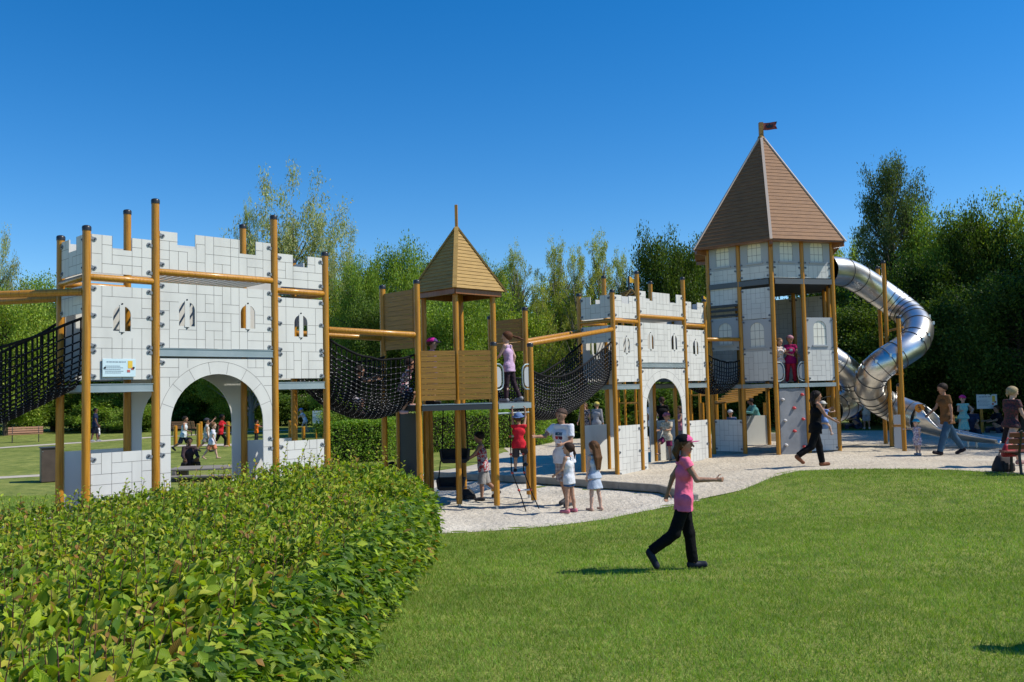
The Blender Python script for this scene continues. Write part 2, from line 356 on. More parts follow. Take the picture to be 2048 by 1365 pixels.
def stone_segs(u0, u1, z0, z1, ok, c=.153, seed=0):
    rr = random.Random(seed); nu = max(2, round((u1 - u0) / c)); nz = max(2, round((z1 - z0) / c)); cu = (u1 - u0) / nu; cz = (z1 - z0) / nz
    own = [[-1] * nz for _ in range(nu)]; k = 0
    for j in range(nz - 1, -1, -1):
        for i in range(nu):
            if own[i][j] >= 0: continue
            opts = [(2, 1), (2, 1), (1, 2), (1, 2), (1, 1)]; rr.shuffle(opts)
            for a, b in opts + [(1, 1)]:
                cells = [(i + p, j - q) for p in range(a) for q in range(b)]
                if all(x < nu and y >= 0 and own[x][y] < 0 for x, y in cells):
                    for x, y in cells: own[x][y] = k
                    k += 1; break
    S = []
    for i in range(nu):
        for j in range(nz):
            if i + 1 < nu and own[i][j] != own[i + 1][j]:
                u = u0 + (i + 1) * cu; a = (u, z0 + j * cz); b = (u, z0 + (j + 1) * cz)
                if ok(u, (a[1] + b[1]) / 2) and ok(u, a[1] + .02) and ok(u, b[1] - .02): S.append((a, b))
            if j + 1 < nz and own[i][j] != own[i][j + 1]:
                z = z0 + (j + 1) * cz; a = (u0 + i * cu, z); b = (u0 + (i + 1) * cu, z)
                if ok((a[0] + b[0]) / 2, z) and ok(a[0] + .02, z) and ok(b[0] - .02, z): S.append((a, b))
    return S
PM = ['panel_white', 'panel_line', 'clamp_grey', 'bolt_black', 'panel_grey', 'panel_cream']
def panel(parent, name, fr, outer, holes=(), lines=None, extra=(), clamps=(), th=.02, seed=0, lw=.005, mi=0, excl=None, bounds=None, both=False):
    """flat panel with thickness; outer / holes are (u, z) loops in the panel's plane; stone joints lie 1.5 mm proud"""
    mb = MB(); loops = [list(outer)] + [list(h) for h in holes]
    flat = [p for l in loops for p in l]
    tri = tessellate_polygon([[Vector((u, z, 0)) for u, z in l] for l in loops])
    mb.add([fr(u, z, th / 2) for u, z in flat], tri, mi); mb.add([fr(u, z, -th / 2) for u, z in flat], [t[::-1] for t in tri], mi)
    for l in loops:
        n = len(l); mb.add([fr(u, z, th / 2) for u, z in l] + [fr(u, z, -th / 2) for u, z in l], [(i, (i + 1) % n, n + (i + 1) % n, n + i) for i in range(n)], mi)
    us = [p[0] for p in outer]; zs = [p[1] for p in outer]
    ub = bounds or (min(us), max(us), min(zs), max(zs))
    def ok(u, z):
        if not inpoly(np.array([u]), np.array([z]), outer)[0]: return False
        for h in holes:
            if inpoly(np.array([u]), np.array([z]), h)[0]: return False
        return not (excl and excl(u, z))
    if lines:
        for sd in ((1, -1) if both else (1,)):
            line_quads(mb, fr, stone_segs(*ub, ok, seed=seed), lw, sd * (th / 2 + .0015), 1)
    if extra: line_quads(mb, fr, extra, lw, th / 2 + .0015, 1)
    for u, z, side in clamps:                                # grey lug clamp with a black bolt, toward the post at side
        c = Vector(fr(u, z, th / 2)); nr = Vector(fr(u, z, 1)) - Vector(fr(u, z, 0))
        mb.disc(c, nr, .031, .014, 12, 2); mb.disc(c + nr * .016, nr, .012, .012, 8, 3)
        e = Vector(fr(u + side * .055, z - .02 * side, th / 2 + .006)); mb.bar(c + nr * .006, e, .045, .012, 2, up=nr)
    bmesh_fix = mb.build(name, PM, parent); return bmesh_fix

POSTR = .059
def post(parent, x, y, z0, z1, r=POSTR, mat_='post_wood', cap=True, org=(0, 0, 0), groove=True, name='post', foot=0):
    mb = MB(); p = Vector((x, y, 0)) - Vector(org)
    n = 22; mb.tube([p + Vector((0, 0, z0 + foot - 0)), p + Vector((0, 0, z1))], r, n, 0, True, groove=11 if groove else None)
    if cap:
        mb.lathe([(r * 1.09, z1 - .05), (r * 1.12, z1 + .004), (r * .95, z1 + .022), (r * .5, z1 + .032), (.001, z1 + .034)], p, 20, 1)
    if foot: mb.tube([p + Vector((0, 0, z0)), p + Vector((0, 0, z0 + foot + .01))], r * .55, 12, 2)
    return mb.build(name, [mat_, 'cap_black', 'galvanised'], parent)
def log(mb, a, b, r=.052, mi=0, n=16):
    a, b = Vector(a), Vector(b); d = (b - a).normalized(); mb.tube([a, a + d * .02, b - d * .02, b], [r * .8, r, r, r * .8], n, mi)

def castle(label, loc, yaw, seed):
    T = thing('castle_gate', label, 'play castle', loc, yaw, 'two matching play castle gates')
    w1, w2, W = 1.0285, 2.068, 1.074; U = [0, w1, w1 + w2, 2 * w1 + w2]; tops = [4.62, 5.16, 5.16, 4.62]
    zb = -.35
    for i, u in enumerate(U):
        post(T, u, 0, zb, tops[i]); post(T, u, W, zb, tops[i])
    g = .068
    for front in (True, False):
        y = 0 if front else W; sd = seed + (0 if front else 50); nm = None if front else (0, 1)
        fr = frame((0, y), (1, 0), nm)
        for i in (0, 2, 1):
            a, b = U[i] + g, U[i + 1] - g; L = b - a; hi = i == 1
            lo, no, to = (4.10, 4.46, 4.69) if hi else (3.96, 4.33, 4.53)
            cuts = [.145, .30, .70, .855] if hi else [.335, .665]
            P = [(a, lo), (b, lo), (b, to)]; e = [1 - q for q in cuts[::-1]]
            up = True; pts = []
            for q in reversed(cuts):
                u = a + q * L; pts += [(u, to if up else no), (u, no if up else to)]; up = not up
            P += pts + [(a, to)]
            cl = [(a + .04, lo + .065, -1), (b - .04, lo + .065, 1), (a + .04, to - .075, -1), (b - .04, to - .075, 1)] if front else []
            panel(T, 'parapet_panel', fr, P, lines=front, clamps=cl, seed=sd + i, both=False)
            m1, m0 = (3.88, 2.86) if hi else (3.77, 2.37)
            wins = [(a + b) / 2] if not hi else [(a + b) / 2 - .53, (a + b) / 2 + .53]
            wz0, wz1 = (3.21, 3.60) if hi else (3.10, 3.48)
            holes = [arch_poly(c, wz0, wz1, .132) for c in wins]
            cl = []
            if front:
                zz = (m1 - .05, m0 + .05, m1 - .47, m0 + .36) if hi else (m1 - .05, m0 + .05, m1 - .45, m0 + .50, m0 + .42)
                cl = [(a + .04, z, -1) for z in zz] + [(b - .04, z, 1) for z in zz]
            pn = panel(T, 'wall_panel', fr, [(a, m0), (b, m0), (b, m1), (a, m1)], holes, lines=front, clamps=cl, seed=sd + 7 + i, excl=lambda u, z: any(abs(u - c) < .15 and wz0 - .03 < z < wz1 + .03 for c in wins))
            for c in wins:
                q = MB(); o = fr(c, (wz0 + wz1) / 2, .014); q.box(o, (.078, .012, wz1 - wz0 + .03))
                for z in (wz0 - .03, wz1 + .03): q.disc(fr(c, z, .011), Vector(fr(0, 0, 1)) - Vector(fr(0, 0, 0)), .014, .01, 8, 1)
                q.build('window_bar', ['panel_white', 'bolt_black'], pn)
            if not hi:
                lt = 1.29
                cl = [(a + .045, z, -1) for z in (lt - .09, .64, .12)] + [(b - .045, z, 1) for z in (lt - .09, .64, .12)] if front else []
                panel(T, 'low_wall_panel', fr, [(a, .05), (b, .05), (b, lt), (a, lt)], lines=front, clamps=cl, seed=sd + 13 + i)
            else:
                c = (a + b) / 2; r = .80; zs = 1.65; at_ = 2.70; r2 = 1.0
                arc = [(c + r * math.cos(PI * k / 24), zs + r * math.sin(PI * k / 24)) for k in range(25)]
                P = [(a, .02), (c - r, .02)] + arc[::-1] + [(c + r, .02), (b, .02), (b, at_), (a, at_)]
                ex = []
                if front:
                    o2 = [(c + r2 * math.cos(PI * k / 36), zs + r2 * math.sin(PI * k / 36)) for k in range(37)]
                    ex = [(p, q) for p, q in zip(o2[:-1], o2[1:]) if a < p[0] < b and a < q[0] < b]
                    for k in range(1, 9):
                        t = PI * (k + .0) / 9; ex.append(((c + (r + .01) * math.cos(t), zs + (r + .01) * math.sin(t)), (c + r2 * math.cos(t), zs + r2 * math.sin(t))))
                    for z in (.30, .62, .92, 1.22, 1.50):
                        ex += [((a, z), (c - r, z)), ((c + r, z), (b, z))]
                cl = [(a + .045, z, -1) for z in (at_ - .07, 1.36, 1.2, .2)] + [(b - .045, z, 1) for z in (at_ - .07, 1.36, 1.2, .2)] if front else []
                panel(T, 'arch_panel', fr, P, lines=front, extra=ex, clamps=cl, seed=sd + 23, excl=lambda u, z: (math.hypot(u - c, z - zs) < r2 + .01 or z < zs + .05))
            rl = MB(); z = 4.045 if hi else 3.885; log(rl, (a - .03, y, z), (b + .03, y, z)); rl.build('rail', 'post_wood', T)
            bm_ = MB(); z = 2.79 if hi else 2.245; bm_.box(((a + b) / 2, y, z), (L + .04, .05, .10)); bm_.box(((a + b) / 2, y, z + .056), (L + .04, .07, .012)); bm_.box(((a + b) / 2, y, z - .056), (L + .04, .07, .012)); bm_.build('beam', 'steel_beam', T)
    for i in (0, 1, 2):
        d = MB(); z = 2.84 if i == 1 else 2.295; d.box(((U[i] + U[i + 1]) / 2, W / 2, z), (U[i + 1] - U[i] - .14, W - .10, .03)); d.build('deck', 'deck_grey', T)
    for u, nm in ((0, (-1, 0)), (U[3], (1, 0))):             # short ends: parapet and a header above the bridge opening
        fr = frame((u, 0), (0, 1), nm); a, b = g, W - g; L = b - a
        P = [(a, 3.96), (b, 3.96), (b, 4.53), (a + .665 * L, 4.53), (a + .665 * L, 4.33), (a + .335 * L, 4.33), (a + .335 * L, 4.53), (a, 4.53)]
        panel(T, 'parapet_panel', fr, P, lines=True, clamps=[(a + .04, 4.03, -1), (b - .04, 4.03, 1), (a + .04, 4.45, -1), (b - .04, 4.45, 1)], seed=seed + 31)
        panel(T, 'header_panel', fr, [(a, 3.36), (b, 3.36), (b, 3.77), (a, 3.77)], lines=True, clamps=[(a + .04, 3.72, -1), (b - .04, 3.72, 1), (a + .04, 3.42, -1), (b - .04, 3.42, 1)], seed=seed + 33)
        rl = MB(); log(rl, (u, a - .03, 3.885), (u, b + .03, 3.885)); rl.build('rail', 'post_wood', T)
        bm_ = MB(); bm_.box((u, W / 2, 2.245), (.05, W - .1, .10)); bm_.build('beam', 'steel_beam', T)
    for k in range(15):
        q = MB(); u = U[1] + .14 + k * .125; q.tube([(u, .03, 4.005), (u, W - .03, 4.005)], .017, 10); q.build('roof_bar', 'galvanised', T)
    return T
YAW = .7912
CA = Vector((-6.2416, 13.0591, 0)); CB = Vector((2.4942, 21.9259, -.14))
castle('near white stone patterned play castle gate standing behind the big leafy hedge', CA, YAW, 11)
castle('farther white stone patterned play castle gate standing between wooden roofed tower and tall castle tower', CB, YAW, 211)
dU = Vector((math.cos(YAW), math.sin(YAW), 0)); dN = Vector((-math.sin(YAW), math.cos(YAW), 0))
A1, A1b = CA, CA + dN * 1.074; D1, D1b = CA + dU * 4.125, CA + dU * 4.125 + dN * 1.074
A2, A2b = CB, CB + dN * 1.074; D2, D2b = CB + dU * 4.125, CB + dU * 4.125 + dN * 1.074

# ------------------------------------------------------------------ rope bridges
def rope_mesh(paths, r, sides=5):
    """tubes along many polylines (list of (n,3) arrays) -> V, F"""
    Vs, Fs, off = [], [], 0
    for P in paths:
        P = np.asarray(P, float); n = len(P); t = np.gradient(P, axis=0); t /= np.linalg.norm(t, axis=1, keepdims=True) + 1e-9
        ref = np.where(np.abs(t[:, 2:3]) > .9, np.array([[1., 0, 0]]), np.array([[0, 0, 1.]])); a = np.cross(t, ref); a /= np.linalg.norm(a, axis=1, keepdims=True); b = np.cross(t, a)
        th = 2 * PI * np.arange(sides) / sides
        V = P[:, None] + r * (a[:, None] * np.cos(th)[None, :, None] + b[:, None] * np.sin(th)[None, :, None]); Vs.append(V.reshape(-1, 3))
        i = np.arange(n - 1)[:, None] * sides; k = np.arange(sides)[None]; k2 = (k + 1) % sides
        Fs.append(np.stack([i + k, i + k2, i + sides + k2, i + sides + k], -1).reshape(-1, 4) + off); off += n * sides
    return np.concatenate(Vs), np.concatenate(Fs)
def bridge(label, f0, f1, b0, b1, rz0, rz1, t0, t1, d0, d1, sagt, sagb, nl=38, sp=.09, rail=True, r=.0138, asym=.5):
    """f/b: front and back end points in plan, rz rail heights, t net top heights, d deck heights"""
    T = thing('rope_bridge', label, 'rope bridge', ((f0[0] + b0[0]) / 2, (f0[1] + b0[1]) / 2, d0), 0, 'rope net bridges linking the play castles')
    O = T.location.copy(); f0, f1, b0, b1 = [Vector((p[0], p[1], 0)) for p in (f0, f1, b0, b1)]
    if rail:
        for p, q in ((f0, f1), (b0, b1)):
            d = (q - p).normalized() * .05; m = MB(); log(m, p + d + Vector((0, 0, rz0)) - O, q - d + Vector((0, 0, rz1)) - O, .055); m.build('rail', 'post_wood', T)
    L = (f1 - f0).length; nc = int(L / sp); ts = np.linspace(.02, .98, nc)
    def pt(t, v):
        pf = f0.lerp(f1, t); pb = b0.lerp(b1, t); s4 = 4 * t * (1 - t) * (1 + (asym - .5) * (1 - 2 * t))
        zt = t0 + (t1 - t0) * t - sagt * s4; zb = d0 + (d1 - d0) * t - sagb * s4
        a = PI * v; cx = .5 - .5 * np.sign(math.cos(a)) * abs(math.cos(a)) ** .55; inw = .06 + .10 * math.sin(a) * 0
        p = pf.lerp(pb, .05 + .9 * cx); z = zt + (zb - zt) * abs(math.sin(a)) ** .75
        z += .018 * mnoise.noise(Vector((t * 9, v * 7, L * 3))); return (p.x - O.x, p.y - O.y, z - O.z)
    vs = np.linspace(0, 1, nl); tf = np.linspace(0.005, .995, nc * 2 + 1); vf = np.linspace(0, 1, nl * 2)
    paths = [[pt(t, v) for t in tf] for v in vs] + [[pt(t, v) for v in vf] for t in ts]
    V, Fq = rope_mesh(paths, r)
    top = [[pt(t, v) for t in tf] for v in (0, 1)]; V2, F2 = rope_mesh(top, r * 1.7, 6)
    Fq = np.concatenate([Fq, F2 + len(V)]); V = np.concatenate([V, V2])
    nrope = len(Fq); bx = []; fc = []; k = len(V)
    for t in ts:                                             # small pale clips where ropes cross
        for v in vs:
            p = np.array(pt(t, v)); h = r * 1.5
            bx.append(np.array([p + (h * x, h * y, h * z) for x, y, z in ((1,0,0),(-1,0,0),(0,1,0),(0,-1,0),(0,0,1),(0,0,-1))]))
            fc += [(k+4, k+0, k+2, k+2), (k+4, k+2, k+1, k+1), (k+4, k+1, k+3, k+3), (k+4, k+3, k+0, k+0), (k+5, k+2, k+0, k+0), (k+5, k+1, k+2, k+2), (k+5, k+3, k+1, k+1), (k+5, k+0, k+3, k+3)]; k += 6
    mb = MB(); mb.v = V.tolist() + [p.tolist() for q in bx for p in q]; mb.f = Fq.tolist() + [f[:3] for f in fc]; mb.m = [0] * nrope + [1] * len(fc); mb.sm = [True] * nrope + [False] * len(fc)
    mb.build('rope_net', ['rope_black', 'rope_clip'], T)
    return T
P2, P4, P6, P8, P7, P1 = [Vector(p) for p in ((-1.79, 16.9, 0), (-1.10, 17.55, 0), (-.36, 17.2, 0), (.36, 17.9, 0), (.285, 18.9, 0), (-2.56, 17.7, 0))]
P3 = P4 + Vector((-.70, .70, 0)); P5 = P4 + Vector((.72, .70, 0)); PB = P4 + Vector((.02, 1.40, 0)); Pb = P7 + Vector((-.76, .76, 0))
HC0 = Vector((7.35, 25.0, 0)); PHI = R(17.5); HS = 2.02
hdir = lambda a: Vector((math.cos(a), math.sin(a), 0))
HV = [HC0]
for k in range(5): HV.append(HV[-1] + hdir(PHI + R(60) * k) * HS)          # counter-clockwise: front corner, right ...
HCEN = HC0 + hdir(PHI + R(60)) * HS
M1 = (HV[5] + HV[0]) / 2; M2 = (HV[0] + HV[1]) / 2
bridge('rope net bridge leaving the near castle gate to the left', A1, (-9.6, 13.75), A1b, (-9.6, 14.85), 3.665, 3.72, 3.30, 2.55, 2.27, 1.35, .10, .12, sp=.135, nl=30, r=.013)
bridge('rope net bridge sagging between the near castle gate and wooden roofed tower', D1, P2, D1b, P1, 3.24, 3.17, 3.14, 2.80, 2.2, 1.82, .24, .38)
bridge('rope net bridge rising from the wooden roofed tower to the farther castle gate', P7, A2, Pb, A2b, 3.05, 3.52, 2.62, 3.22, 1.82, 2.15, .46, .52, sp=.10, asym=.9)
bridge('short rope net bridge between the farther castle gate and tall castle tower', D2, M1, D2b, HV[5], 3.38, 3.40, 3.02, 2.8, 2.15, 2.05, .15, .25, nl=28)
m = MB()                                                      # wooden mast carrying the far end of the left bridge, outside the picture
Tm = thing('bridge_post', 'wooden post holding the outer end of the leftmost rope bridge', 'post', (-9.6, 13.75, -.2)); post(Tm, 0, 0, 0, 4.3); post(Tm, 0, 1.1, 0, 4.3)

# ------------------------------------------------------------------ wooden tower with the square roof
def boards(mb, p, q, z0, z1, n, gap=.012, th=.025, mi=0):
    p, q = Vector(p), Vector(q); h = (z1 - z0) / n
    for k in range(n):
        z = z0 + h * (k + .5); mb.bar((p.x, p.y, z), (q.x, q.y, z), th, h - gap, mi)
TW = thing('wooden_tower', 'brown wooden play tower with a square pointed roof between two rope bridges', 'play tower', (P4.x, P4.y, -.2)); OW = TW.location
def pw(p, z1, z0=-.2, **k): return post(TW, p.x, p.y, z0 - OW.z, z1 - OW.z, org=(OW.x, OW.y, 0), **k)
for p, t in ((P2, 4.19), (P1, 4.2), (P6, 2.99), (P8, 2.99), (P7, 3.81), (Pb, 3.7)): pw(p, t, foot=.09)
for p in (P4, P3, P5, PB): pw(p, 4.15, cap=False, foot=.09)
pw(Vector((-2.35, 18.3, 0)), 1.75, cap=False); pw(Vector((-1.74, 18.6, 0)), 1.75, cap=False)
def shift(mb): mb.v = [(a - OW.x, b - OW.y, c - OW.z) for a, b, c in mb.v]; return mb
def wb(mb, name, mats, parent=TW, **k): return shift(mb).build(name, mats, parent, **k)
dk = MB(); poly = [P2, P6, P8, P7, Pb, PB + Vector((0, .1, 0)), P1]; n = len(poly)
dk.add([(p.x, p.y, 1.83) for p in poly] + [(p.x, p.y, 1.79) for p in poly], [tuple(range(n)), tuple(range(2 * n - 1, n - 1, -1))] + [(i, n + i, n + (i + 1) % n, (i + 1) % n) for i in range(n)]); wb(dk, 'deck', 'deck_grey')
for p, q, mt in ((P2, P6, 'dark_steel'), (P6, P8, 'steel_beam'), (P8, P7, 'dark_steel'), (Pb, P7, 'dark_steel'), (P1, P2, 'dark_steel')):
    b = MB(); d = (q - p).normalized() * .06; o = Vector((d.y, -d.x, 0)).normalized() * .03
    b.bar(p + d + o + Vector((0, 0, 1.775)), q - d + o + Vector((0, 0, 1.775)), .05, .105)
    if mt == 'dark_steel': b.bar(p + d + o + Vector((0, 0, 1.836)), q - d + o + Vector((0, 0, 1.836)), .06, .014, 1)
    wb(b, 'deck_beam', [mt, 'steel_beam'])
mid = (P2 + P6) / 2 + Vector((-.01, .02, 0))
for p, q in ((P2, mid), (mid, P6)):
    b = MB(); d = (q - p).normalized(); boards(b, p + d * .055 + Vector((0, -.03, 0)), q - d * .012 + Vector((0, -.03, 0)), 1.915, 2.865, 9, gap=.008)
    for s in (p + d * .09, q - d * .05): b.box((s.x, s.y + .005, 2.39), (.07, .035, .95))
    wb(b, 'slat_panel', 'board_wood')
for p, q, a, c, k in ((P1, P2, 2.92, 4.05, 12), (Pb, P7, 2.91, 3.61, 7)):
    b = MB(); d = (q - p).normalized(); boards(b, p + d * .07, q - d * .07, a, c, k, gap=.007)
    for s in (p + d * .10, q - d * .10): b.box((s.x, s.y + .02, (a + c) / 2), (.05, .05, c - a))
    wb(b, 'header_panel', 'board_wood')
b = MB(); b.bar((-2.32, 18.27, .75), (-1.86, 17.2, .75), .04, 1.85); wb(b, 'dark_panel', 'rubber_black')
b = MB(); b.tube([P6 + Vector((.05, .03, 1.635)), P8 + Vector((-.05, -.03, 1.635))], .018, 10); wb(b, 'grab_bar', 'steel_beam')
for p, s in ((P6, 1), (P8, -1)):
    d = (P8 - P6).normalized() * s; b = MB(); c = p + d * .05
    L = [c + Vector((0, 0, 2.59)), c + d * .10 + Vector((0, 0, 2.585)), c + d * .165 + Vector((0, 0, 2.54)), c + d * .19 + Vector((0, 0, 2.46)), c + d * .19 + Vector((0, 0, 2.22)), c + d * .165 + Vector((0, 0, 2.14)), c + d * .10 + Vector((0, 0, 2.095)), c + Vector((0, 0, 2.09))]
    b.tube(L, .016, 10, 0); I = [c.lerp(x, .86) * 1 for x in L]
    I = [Vector((x.x, x.y, 2.34 + (x.z - 2.34) * .80)) for x in [c + (y - c) * .72 + Vector((0, 0, (y.z - c.z) * .28)) for y in L]]
    k = len(I); nn = Vector((d.y, -d.x, 0)).normalized() * .006
    b.add([x + nn for x in I] + [x - nn for x in I], [tuple(range(k)), tuple(range(2 * k - 1, k - 1, -1))] + [(i, (i + 1) % k, k + (i + 1) % k, k + i) for i in range(k)], 1)
    wb(b, 'grab_loop', ['steel_beam', 'panel_grey'])
def pyramid(parent, cen, corners, ze, za, rows, mats, hipw, lift, org, trim=None, top=.97):
    """board-clad roof: each face is a stack of lapped boards, one hip board per corner"""
    cen = Vector(cen); n = len(corners); mb = MB(); ap = Vector((cen.x, cen.y, za))
    for i in range(n):
        a = Vector((corners[i].x, corners[i].y, ze)); b_ = Vector((corners[(i + 1) % n].x, corners[(i + 1) % n].y, ze))
        nr = (b_ - a).cross(ap - a).normalized()
        for k in range(rows):
            t0, t1 = k / rows * top, (k + 1) / rows * top
            lo = [a.lerp(ap, t0) + nr * lift, b_.lerp(ap, t0) + nr * lift]; up = [b_.lerp(ap, t1 + .004) + nr * .002, a.lerp(ap, t1 + .004) + nr * .002]
            un = [b_.lerp(ap, t0) - nr * .004, a.lerp(ap, t0) - nr * .004]
            mb.add(lo + up, [(0, 1, 2, 3)]); mb.add([lo[1], lo[0], un[1], un[0]], [(0, 1, 2, 3)])
    mb.v = [(x - org[0], y - org[1], z - org[2]) for x, y, z in mb.v]; rf = mb.build('roof', mats[0], parent)
    for c in corners:
        h = MB(); a = Vector((c.x, c.y, ze)); d = ap - a; out_ = Vector((c.x - cen.x, c.y - cen.y, 0)).normalized(); nn = (out_ * (za - ze) + Vector((0, 0, (a - Vector((cen.x, cen.y, ze))).length))).normalized()
        h.bar(a - d * .006 + nn * lift, a + d * .985 + nn * lift, hipw, .035, up=nn); h.v = [(x - org[0], y - org[1], z - org[2]) for x, y, z in h.v]; h.build('hip_board', mats[1], rf)
    return rf
rc = (P4 + PB) / 2; cr_ = [rc + Vector((math.cos(a), math.sin(a), 0)) * .985 for a in (R(-90), R(0), R(90), R(180))]
pyramid(TW, rc, cr_, 4.10, 5.47, 17, ['roof_wood', 'roof_wood'], .085, .014, OW, top=.95)
b = MB()
for i in range(4):
    p, q = cr_[i].lerp(rc, .10), cr_[(i + 1) % 4].lerp(rc, .10); b.bar((p.x, p.y, 4.06), (q.x, q.y, 4.06), .04, .13)
wb(b, 'roof_beam', 'red_post_wood')
b = MB(); b.box((rc.x, rc.y, 5.62), (.062, .062, .62)); wb(b, 'roof_spike', 'post_wood', bevel=.008)

# rope ladder, hanging seats
LT = thing('rope_ladder', 'black rope ladder with red and white rungs at the wooden tower', 'rope ladder', (.05, 17.35, -.19)); o = LT.location
la = [at(1019, 831, 17.53), at(1023, 942, 17.35), at(1038, 981, 17.15), gp(1052, 1023)]; lb = [at(1043, 829, 17.57), at(1047, 942, 17.4), at(1062, 982, 17.2), gp(1079, 1020)]
for ln in (la, lb):
    m = MB(); m.tube([p - o for p in ln], .011, 8); m.build('rope', 'rope_black', LT)
def lerp_path(L, z):
    for p, q in zip(L[:-1], L[1:]):
        if p.z >= z >= q.z: return p.lerp(q, (p.z - z) / (p.z - q.z))
    return L[-1]
for za in (at(1022, 873, 17.45).z, at(1022, 909, 17.4).z, at(1025, 946, 17.35).z, at(1040, 981, 17.15).z):
    p, q = lerp_path(la, za) - o, lerp_path(lb, za) - o; m = MB(); m.tube([p, q], .017, 10, 0)
    for e in (p, q): m.lathe([(.001, -.026), (.024, -.018), (.03, 0), (.024, .018), (.001, .026)], e, 10, 1)
    m.build('rung', ['rung_white', 'rung_red'], LT)
def hung_seat(label, c, wd, hg, topz):
    T = thing('hanging_seat', label, 'swing seat', c, 0, 'black rubber seats hanging under the wooden tower'); m = MB()
    pr = [(-wd/2, hg*.4), (-wd*.46, -hg*.35), (-wd*.36, -hg/2), (wd*.36, -hg/2), (wd*.46, -hg*.35), (wd/2, hg*.4), (wd*.43, hg*.45), (wd*.38, -hg*.2), (-wd*.38, -hg*.2), (-wd*.43, hg*.45)]
    n = len(pr); m.add([(x, -.16, z) for x, z in pr] + [(x, .16, z) for x, z in pr], [tuple(range(n))[::-1], tuple(range(n, 2 * n))] + [(i, (i + 1) % n, n + (i + 1) % n, n + i) for i in range(n)])
    m.box((0, .15, hg * .05), (wd * .86, .03, hg * .75)); m.build('seat', 'rubber_black', T, bevel=.02)
    for s in (-1, 1):
        r = MB(); r.tube([(s * wd * .42, 0, hg * .4), (s * wd * .36, .05, (topz - c[2]))], .012, 6); r.build('rope', 'rope_black', T)
    return T
c1 = at(910, 911, 18.3); c2 = at(902, 967, 18.1)
hung_seat('upper black rubber seat hanging under the wooden tower deck', c1, .62, .30, 1.78); hung_seat('lower black rubber seat hanging near the gravel under the wooden tower', c2, .58, .26, c1.z - .1)

# ------------------------------------------------------------------ tall hexagonal castle tower
HZ = .14
TT = thing('castle_tower', 'tall six-sided white castle tower with a brown pointed roof', 'play tower', (HCEN.x, HCEN.y, HZ)); OT = TT.location
def tb(mb, name, mats, parent=TT, **k): mb.v = [(a - OT.x, b - OT.y, c - OT.z) for a, b, c in mb.v]; return mb.build(name, mats, parent, **k)
def tp(p, z1): return post(TT, p.x, p.y, -.2, z1 - OT.z, org=(OT.x, OT.y, 0), cap=False, mat_='post_wood', r=.062)
PT = []
for i in range(6):
    a, b = HV[i], HV[(i + 1) % 6]; PT += [a, (a + b) / 2]
for p in PT: tp(p, 6.18)
def window(fr, uc, z0, z1, hw, pn):
    """recessed arched window: glass plate behind the opening with printed bars, sill below"""
    q = MB(); P = arch_poly(uc, z0 - .01, z1 + .01, hw + .01); tri = tessellate_polygon([[Vector((u, z, 0)) for u, z in P]])
    q.add([fr(u, z, -.009) for u, z in P], tri, 0); segs = []
    for k in (-1, 1):
        u = uc + k * hw / 3; zz = z1 - hw + math.sqrt(hw * hw - (hw / 3) ** 2); segs.append(((u, z0), (u, zz)))
    for k in (1, 2): z = z0 + (z1 - z0) * k / 3; segs.append(((uc - hw, z), (uc + hw, z)))
    line_quads(q, fr, segs, .009, -.0072, 1); q.build('window_pane', ['panel_cream', 'panel_line'], pn)
    s = MB(); s.bar(Vector(fr(uc - hw - .05, z0 - .025, .02)), Vector(fr(uc + hw + .05, z0 - .025, .02)), .04, .05); s.build('window_sill', 'panel_grey', pn)
def tface(p, q, z0, z1, name='wall_panel', win=None, seed=0, stone=True, lz=None):
    fr0 = frame((p.x - OT.x, p.y - OT.y), (q - p)); L = (q - p).length; fr = lambda u, z, off=0: fr0(u, z - OT.z, off); a, b = .07, L - .07
    zl = lz if lz else z1
    def cl(za, zb): return [(u, z, s) for z in (za + .07, zb - .07) for u, s in ((a + .035, -1), (b - .035, 1))]
    if stone or not win: panel(TT, name, fr, [(a, z0), (b, z0), (b, zl), (a, zl)], lines=True, clamps=cl(z0, zl), seed=seed, th=.022)
    if win:
        za = zl + .004 if stone else z0
        pn = panel(TT, 'window_panel', fr, [(a, za), (b, za), (b, z1), (a, z1)], [arch_poly(L / 2, win[0], win[1], win[2])], clamps=cl(za, z1), mi=4, th=.022)
        window(fr, L / 2, win[0], win[1], win[2], pn)
W5, W0 = HV[5], HV[0]
tface(W5, M1, 4.43, 6.2, win=(5.56, 6.19, .215), lz=5.45, seed=1); tface(W5, M1, 3.10, 4.05, win=(3.28, 3.90, .215), stone=False, seed=2)
tface(M1, W0, 5.09, 6.2, win=(5.56, 6.19, .215), lz=5.45, seed=3); tface(M1, W0, 3.96, 4.83, seed=4); tface(M1, W0, 2.19, 3.94, win=(3.15, 3.85, .215), lz=3.03, seed=5)
tface(W0, M2, 5.09, 6.2, win=(5.56, 6.19, .215), lz=5.45, seed=6); tface(M2, HV[1], 5.09, 6.2, win=(5.56, 6.19, .215), lz=5.45, seed=7)
tface(M2, HV[1], 2.16, 3.96, win=(3.18, 3.87, .215), lz=3.03, seed=8)
tface(W5, M1, .18, 1.09, name='low_wall_panel', seed=9); tface(M2, HV[1], .18, 1.10, name='low_wall_panel', seed=10)
for i in (2, 3, 4):
    a, b = HV[i], HV[i + 1]; c = (a + b) / 2
    for p, q in ((a, c), (c, b)): tface(q, p, 2.15, 4.8, seed=20 + i); tface(p, q, 5.09, 6.2, seed=30 + i)
for i in (3,): tface(HV[3], (HV[3] + HV[4]) / 2, .18, 1.1, name='low_wall_panel', seed=40)
